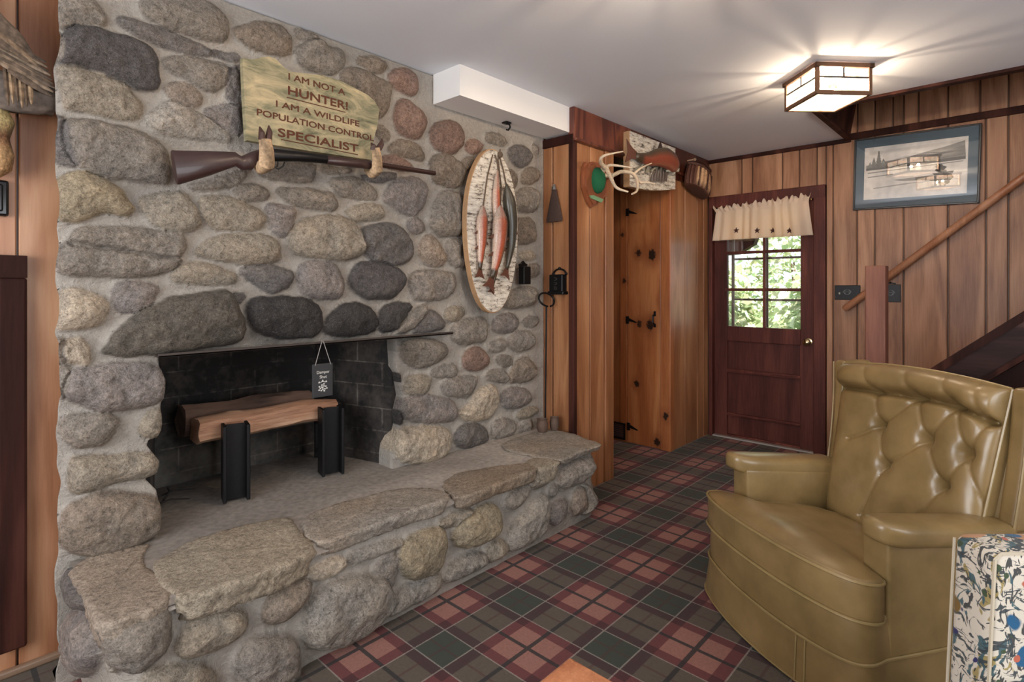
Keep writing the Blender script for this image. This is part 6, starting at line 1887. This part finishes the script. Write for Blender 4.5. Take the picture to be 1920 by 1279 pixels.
# ================================================================== floral chair (we see its back)
def floral():
    m = NT('crewel_floral_fabric')
    v = m.obj(); w_ = m.n('TexNoise', {'Vector': v, 'Scale': 9.0, 'Detail': 2.0}).outputs['Color']
    v2 = m.vmath('ADD', v, m.scalev(m.vmath('SUBTRACT', w_, (.5, .5, .5)), (.09, .09, .09)))
    c = lin(206, 196, 180)
    def spots(sc, off, thr, colr, c, soft=.03, chance=.5, ch=0):
        vo = m.n('TexVoronoi', {'Vector': m.vmath('ADD', v2, off), 'Scale': sc})
        k = m.n('MapRange', {0: vo.outputs['Distance'], 1: thr + soft, 2: thr, 3: 0.0, 4: 1.0}).outputs[0]
        cs_ = m.n('SeparateColor', {0: vo.outputs['Color']})
        k = m.math('MULTIPLY', k, m.math('GREATER_THAN', cs_.outputs[ch], chance))
        return m.mix(k, c, colr)
    def leaves(scale, off, lo, colr, c):
        n = m.noise(m.vmath('ADD', m.scalev(v2, scale), off), 1.0, 2, .6, 1.2)
        k = m.n('MapRange', {0: n, 1: lo, 2: lo + .03, 3: 0.0, 4: .95}).outputs[0]
        return m.mix(k, c, colr)
    c = leaves((16, 16, 7), (3, 7, 1), .60, lin(150, 132, 78), c)
    c = leaves((60, 60, 14), (5, 1, 9), .555, lin(44, 46, 48), c)
    c = leaves((34, 34, 12), (9, 4, 6), .60, lin(52, 84, 92), c)
    c = leaves((22, 22, 70), (1, 8, 2), .575, lin(50, 58, 62), c)
    c = spots(9.0, (0, 0, 0), .20, lin(176, 130, 92), c, chance=.4)
    c = spots(12.0, (.35, .1, .2), .22, lin(120, 92, 40), c, chance=.5)
    c = spots(9.0, (.2, .5, .7), .20, lin(28, 84, 122), c, chance=.6)
    c = spots(18.0, (.7, .2, .4), .16, lin(44, 44, 92), c, chance=.65)
    c = spots(20.0, (.1, .9, .3), .20, lin(176, 92, 70), c, chance=.65)
    c = spots(26.0, (.4, .3, .8), .16, lin(60, 76, 52), c, chance=.4)
    m.set(Base_Color=c, Roughness=0.85, Sheen_Weight=.1); m.bump(m.noise(v, 300, 2), .2, .002)
    return m.m
M_floral = floral()
M_fpipe = plain('floral_chair_piping', (190, 178, 156), 0.8)
fP = PZ(1863, 1042, 0.70); er, ef = Vector((YSN, -YCS, 0)), Vector((-YCS, -YSN, 0))
fl_ = thing('floral_chair', 'cream slipper chair with blue and brown floral fabric at the lower right corner', 'armchair', (fP.x + .15, fP.y - .2, 0))
def fpt(r, d, z): return Vector((fP.x, fP.y, 0)) + er * r + ef * d + Vector((0, 0, z))
def lobe(r0, r1, z0, z1, d0, d1, flare=0.0, rad=.025):
    b = MB(); V, Fc = rbox(r1 - r0, d1 - d0, z1 - z0, rad, 4, (5, 3, 8))
    q = []
    for x, y, z in V:
        t = (z + (z1 - z0) / 2) / (z1 - z0)
        bul = .010 * math.cos(math.pi * x / (r1 - r0)) if y > 0 else 0
        q.append(fpt((r0 + r1) / 2 + x - flare * (1 - t) * (x < 0), (d0 + d1) / 2 + y + bul, (z0 + z1) / 2 + z))
    b.add(q, Fc); return b
lobe(0.0, .42, .12, .706, -.115, .0, .030, .024).build('back_panel', M_floral, fl_, smooth=50)
lobe(-.02, .44, .08, .32, -.12, .46).build('seat_base', M_floral, fl_, smooth=50)
lobe(.02, .40, .31, .43, .005, .48).build('seat_cushion', M_floral, fl_, smooth=50)
b = MB()
pipe(b, [fpt(.004 - .030 * (1 - (z - .12) / .59), .000, z) for z in np.linspace(.14, .69, 20)] + [fpt(.02, -.004, .702), fpt(.40, -.004, .702)], .0042)
pipe(b, [fpt(.003 - .030 * (1 - (z - .12) / .59), -.112, z) for z in np.linspace(.14, .69, 20)], .0035)
b.build('piping', M_fpipe, fl_)
for r_ in (.02, .40):
    for d_ in (-.06, .40):
        b = MB(); b.bbox(-.02, .02, -.02, .02, 0, .09, .003, Matrix.Translation(fpt(r_, d_, 0))); b.build('leg', M_dark, fl_, smooth=False)

# ================================================================== coffee table corner
M_copper = NT('orange_brown_table_top')
_n = M_copper.noise(M_copper.obj(), 22, 5, .65); _n2 = M_copper.noise(M_copper.obj(), 110, 3, .6)
_c = M_copper.ramp(_n, [(.3, lin(158, 92, 60)), (.55, lin(196, 130, 90)), (.75, lin(222, 168, 126))])
_c = M_copper.mix(M_copper.n('MapRange', {0: _n2, 1: .66, 2: .72, 3: 0, 4: .7}).outputs[0], _c, lin(236, 196, 150))
M_copper.set(Base_Color=_c, Roughness=.4, Coat_Weight=.2); M_copper.bump(_n, .3, .004); M_copper = M_copper.m
tp = PZ(1068, 1231, .42)
ct_ = thing('coffee_table', 'orange-brown low table corner at the bottom edge of the view', 'table', (tp.x - .35, tp.y - .35, 0))
b = MB(); b.bbox(tp.x - .72, tp.x, tp.y - .72, tp.y, .385, .42, .006); b.build('table_top', M_copper, ct_, smooth=False)
for dx in (.06, .66):
    for dy in (.06, .66):
        b = MB(); b.bbox(tp.x - dx - .03, tp.x - dx + .03, tp.y - dy - .03, tp.y - dy + .03, 0, .385, .004); b.build('leg', M_dark, ct_, smooth=False)

# ================================================================== things on the left wall
M_log = attr_mat('driftwood_log', 0.95, 0.4, 34, 0.8)
lgc = Vector((0, 2.42, 1.936))
P_, R_ = [], []
for i in range(40):
    t = i / 39; x = -.45 + t * .765
    P_.append((x, 2.425 + .004 * math.sin(t * 20), 1.936 + .004 * math.sin(t * 13))); R_.append((.060 * (1 + .05 * math.sin(t * 31)) * (1 if t < .97 else .92), .056))
b = MB(); b.tube(P_, R_, 24, cols=lambda t, an: tuple(np.array(lin(120, 108, 98)) * (.75 + .3 * math.sin(an * 5 + t * 9) ** 2)))
b.ball((.12, 2.362, 1.945), (.02, .012, .018), col=lin(92, 74, 60))
V = np.array(b.v); b.v = [tuple(p) for p in V + np.stack([.004 * vnoise(V, 20, 31, 3), .012 * vnoise(V * np.array([.4, 1, 1]), 26, 32, 3), .012 * vnoise(V * np.array([.4, 1, 1]), 26, 33, 3)], 1)]
o = b.build('driftwood_perch', M_log, smooth=True); tag(o, 'grey driftwood log fixed to the panelling at the upper left', 'log')
bird = thing('mounted_bird', 'brown barred game bird mount perched on the driftwood log', 'stuffed bird', (.05, 2.40, 2.0))
M_feather = attr_mat('barred_feathers', 0.9, 0.4, 70, 0.5)
def fcol(t, an):
    z = math.cos(an); k = .8 + .35 * math.sin(t * 60 + 3 * math.sin(an * 4))
    return tuple(np.array(lin(124, 108, 94)) * (.7 + .3 * k) * (1.0 if z > -.4 else 1.25))
bp_ = [(-.42, 2.38, 2.36), (-.38, 2.38, 2.355), (-.33, 2.38, 2.31), (-.24, 2.38, 2.24), (-.12, 2.38, 2.20), (0, 2.385, 2.165), (.10, 2.39, 2.125), (.19, 2.395, 2.075), (.26, 2.40, 2.02)]
br2 = [.022, .036, .034, .06, .095, .105, .098, .07, .03]
Q, R = [], []
for i in range(len(bp_) - 1):
    for k in range(6):
        a = k / 6; Q.append(Vector(bp_[i]).lerp(Vector(bp_[i + 1]), a)); R.append(br2[i] * (1 - a) + br2[i + 1] * a)
Q.append(Vector(bp_[-1])); R.append(br2[-1])
R = [(r, r * .8) for r in R]
b = MB(); b.tube(Q, R, 28, cols=fcol)
b.v = [tuple(np.array(v) + .007 * np.array([0, vnoise([v], 40, 3, 2)[0], vnoise([v], 40, 4, 2)[0]])) for v in b.v]
b.build('body', M_feather, bird)
b = MB(); b.tube([(-.43, 2.38, 2.36), (-.46, 2.38, 2.352), (-.475, 2.38, 2.335)], [.012, .008, .002], 8); b.build('beak', M_horn if 'M_horn' in globals() else M_hoof, bird)
tl = MB()
def blade(p, q, wdt, col, sagd=.0):
    p, q = Vector(p), Vector(q); d = (q - p); s_ = d.cross(Vector((0, 1, 0))).normalized()
    n = 8; V = []
    for i in range(n + 1):
        t = i / n; w__ = wdt * (math.sin(math.pi * min(1, .15 + t * .8)) ** .7); c = p + d * t + Vector((0, 0, -sagd * t * (1 - t)))
        for k, yo_ in ((-1, 0), (0, -.004), (1, 0), (0, .003)): V.append(c + s_ * (w__ * k) + Vector((0, yo_, 0)))
    Fc = [(i * 4 + k, i * 4 + (k + 1) % 4, (i + 1) * 4 + (k + 1) % 4, (i + 1) * 4 + k) for i in range(n) for k in range(4)] + [(3, 2, 1, 0), (n * 4, n * 4 + 1, n * 4 + 2, n * 4 + 3)]
    cols_ = [np.array(lin(col)) * (1 if (i // 4) % 2 else .7) for i in range(len(V))]
    tl.add(V, Fc, cols_)
for k in range(9):
    blade((.02 + k * .022, 2.345 - .003 * k, 2.14 - k * .02), (.315 - abs(k - 6) * .004, 2.352 + .004 * (k % 3), 1.935 + (8 - k) * .013), .011, ((146, 126, 106) if k % 2 else (108, 92, 78)))
tl.build('tail_feathers', M_feather, bird, smooth=40)
tl = MB()
for k in range(6): blade((.19 + k * .012, 2.352, 2.03 - k * .01), (.20 + k * .011, 2.349, 1.875 + .008 * (k % 3)), .007, (150, 124, 96) if k % 2 else (100, 80, 62))
tl.build('leg_feathers', M_feather, bird, smooth=40)
tl = MB()
for k in range(14): blade((-.18 + k * .02, 2.288 + .003 * (k % 3), 2.24 - k * .008), (-.02 + k * .022, 2.30 + .002 * k, 2.12 - k * .008), .013, (132, 110, 88) if k % 2 else (98, 82, 68))
tl.build('wing_feathers', M_feather, bird, smooth=40)
for x in (-.06, .05):
    b = MB(); b.tube([(x, 2.39, 2.10), (x, 2.385, 2.0), (x + .03, 2.37, 2.0)], [.009, .007, .004], 8)
    b.build('foot', M_hoof, bird)
# fur piece
def furcol(t, an):
    c = lin(172, 152, 104) if t < .32 else (lin(120, 82, 56) if t < .58 else lin(176, 138, 96))
    return tuple(np.array(c) * (.85 + .2 * math.sin(an * 9 + t * 40)))
b = MB(); b.tube([(.18, 2.455, 1.868), (.19, 2.452, 1.84), (.18, 2.455, 1.79), (.188, 2.455, 1.735), (.185, 2.46, 1.69), (.18, 2.47, 1.665)], [(.03, .05), (.035, .058), (.03, .05), (.035, .056), (.03, .05), (.01, .015)], 24, cols=furcol)
V = np.array(b.v); b.v = [tuple(p) for p in V + np.stack([.008 * vnoise(V, 60, 8, 2), .006 * vnoise(V, 60, 9, 2), np.zeros(len(V))], 1)]
o = b.build('fur_pelt', attr_mat('tan_fur', .95, .4, 130, .9)); tag(o, 'tan and brown fur piece hanging under the driftwood log', 'pelt')
b = MB(); b.bbox(.06, .213, YL - .040, YL - .017, 1.538, 1.658, .008); b.bbox(.075, .198, YL - .046, YL - .036, 1.553, 1.643, .006)
o = b.build('black_plaque', plain('gloss_black', (20, 19, 22), .12), smooth=False); tag(o, 'small glossy black plaque on the panelling at the left edge', 'plaque')

# ================================================================== outdoors, seen through the door window
M_grass = plain('garden_ground', (120, 132, 84), .95, var=.3, vscale=4)
o = MB().box(4.93, 26, -14, 20, -.3, -.12).build('garden_ground', M_grass, smooth=False); o['kind'] = 'structure'
M_leaf = NT('leaf'); _f = M_leaf.attr()
_t = M_leaf.n('BsdfTranslucent', {0: _f}); _d = M_leaf.n('BsdfPrincipled', {'Base Color': _f, 'Roughness': .35})
_m = M_leaf.n('MixShader', {0: .35}); M_leaf.link(_d.outputs[0], _m.inputs[1]); M_leaf.link(_t.outputs[0], _m.inputs[2]); M_leaf.link(_m.outputs[0], M_leaf.out.inputs['Surface']); M_leaf = M_leaf.m
M_stem = plain('shrub_stem', (96, 78, 60), .9)
def shrub(label, c, r, n, seed):
    rg = np.random.default_rng(seed)
    t = thing('garden_shrub', label, 'shrub', (c[0], c[1], -.12), group='shrubs outside the door')
    V = np.zeros((n * 4, 3)); cols_ = np.zeros((n * 4, 3))
    for i in range(n):
        d = rg.normal(size=3); d /= np.linalg.norm(d); q = np.array(c) + d * np.array(r) * rg.uniform(.6, 1.0)
        a = rg.normal(size=3); a[2] *= .5; a /= np.linalg.norm(a); s_ = np.cross(a, rg.normal(size=3)); s_ /= np.linalg.norm(s_)
        L_, w__ = rg.uniform(.10, .17), rg.uniform(.03, .055)
        V[i * 4:i * 4 + 4] = [q, q + a * L_ * .5 + s_ * w__, q + a * L_ + np.array([0, 0, -.03]), q + a * L_ * .5 - s_ * w__]
        g_ = rg.uniform(.6, 1.25)
        cols_[i * 4:i * 4 + 4] = np.array(lin(188, 200, 160)) * g_ * (1 + rg.uniform(-.1, .1, 3))
    mk('foliage', V, np.arange(n * 4).reshape(n, 4), M_leaf, t, False, cols=cols_)
    b = MB()
    for k in range(5): b.tube([(c[0] + .1 * math.cos(k * 1.3), c[1] + .1 * math.sin(k * 1.3), -.12), (c[0] + .3 * math.cos(k * 1.3), c[1] + .3 * math.sin(k * 1.3), c[2])], [.03, .015], 6)
    b.build('stem', M_stem, t)
shrub('nearest glossy green shrub filling the left panes of the door window', (7.3, 3.08, .75), (.6, .62, 1.0), 2600, 1)
shrub('green shrub filling the right panes of the door window', (7.3, 1.55, .8), (.6, .62, 1.0), 2400, 2)
shrub('tall green shrub behind, in the upper right panes', (9.6, 2.5, 1.7), (1.1, 1.0, 1.9), 3000, 3)
shrub('tall green shrub behind, in the upper left panes', (9.6, 4.95, 1.6), (1.1, 1.05, 1.8), 3000, 4)
ev = MB(); ev.prism([(2.0, 2.0), (2.08, 1.76), (2.25, 1.66), (3.0, 1.62), (3.0, 2.4), (2.0, 2.4)], lambda u, v, t: (t, u, v), 5.95, 6.05)
ev.box(4.95, 6.05, -1, 4, 2.42, 2.5)
o = ev.build('porch_eave', M_dark, smooth=False); o['kind'] = 'structure'
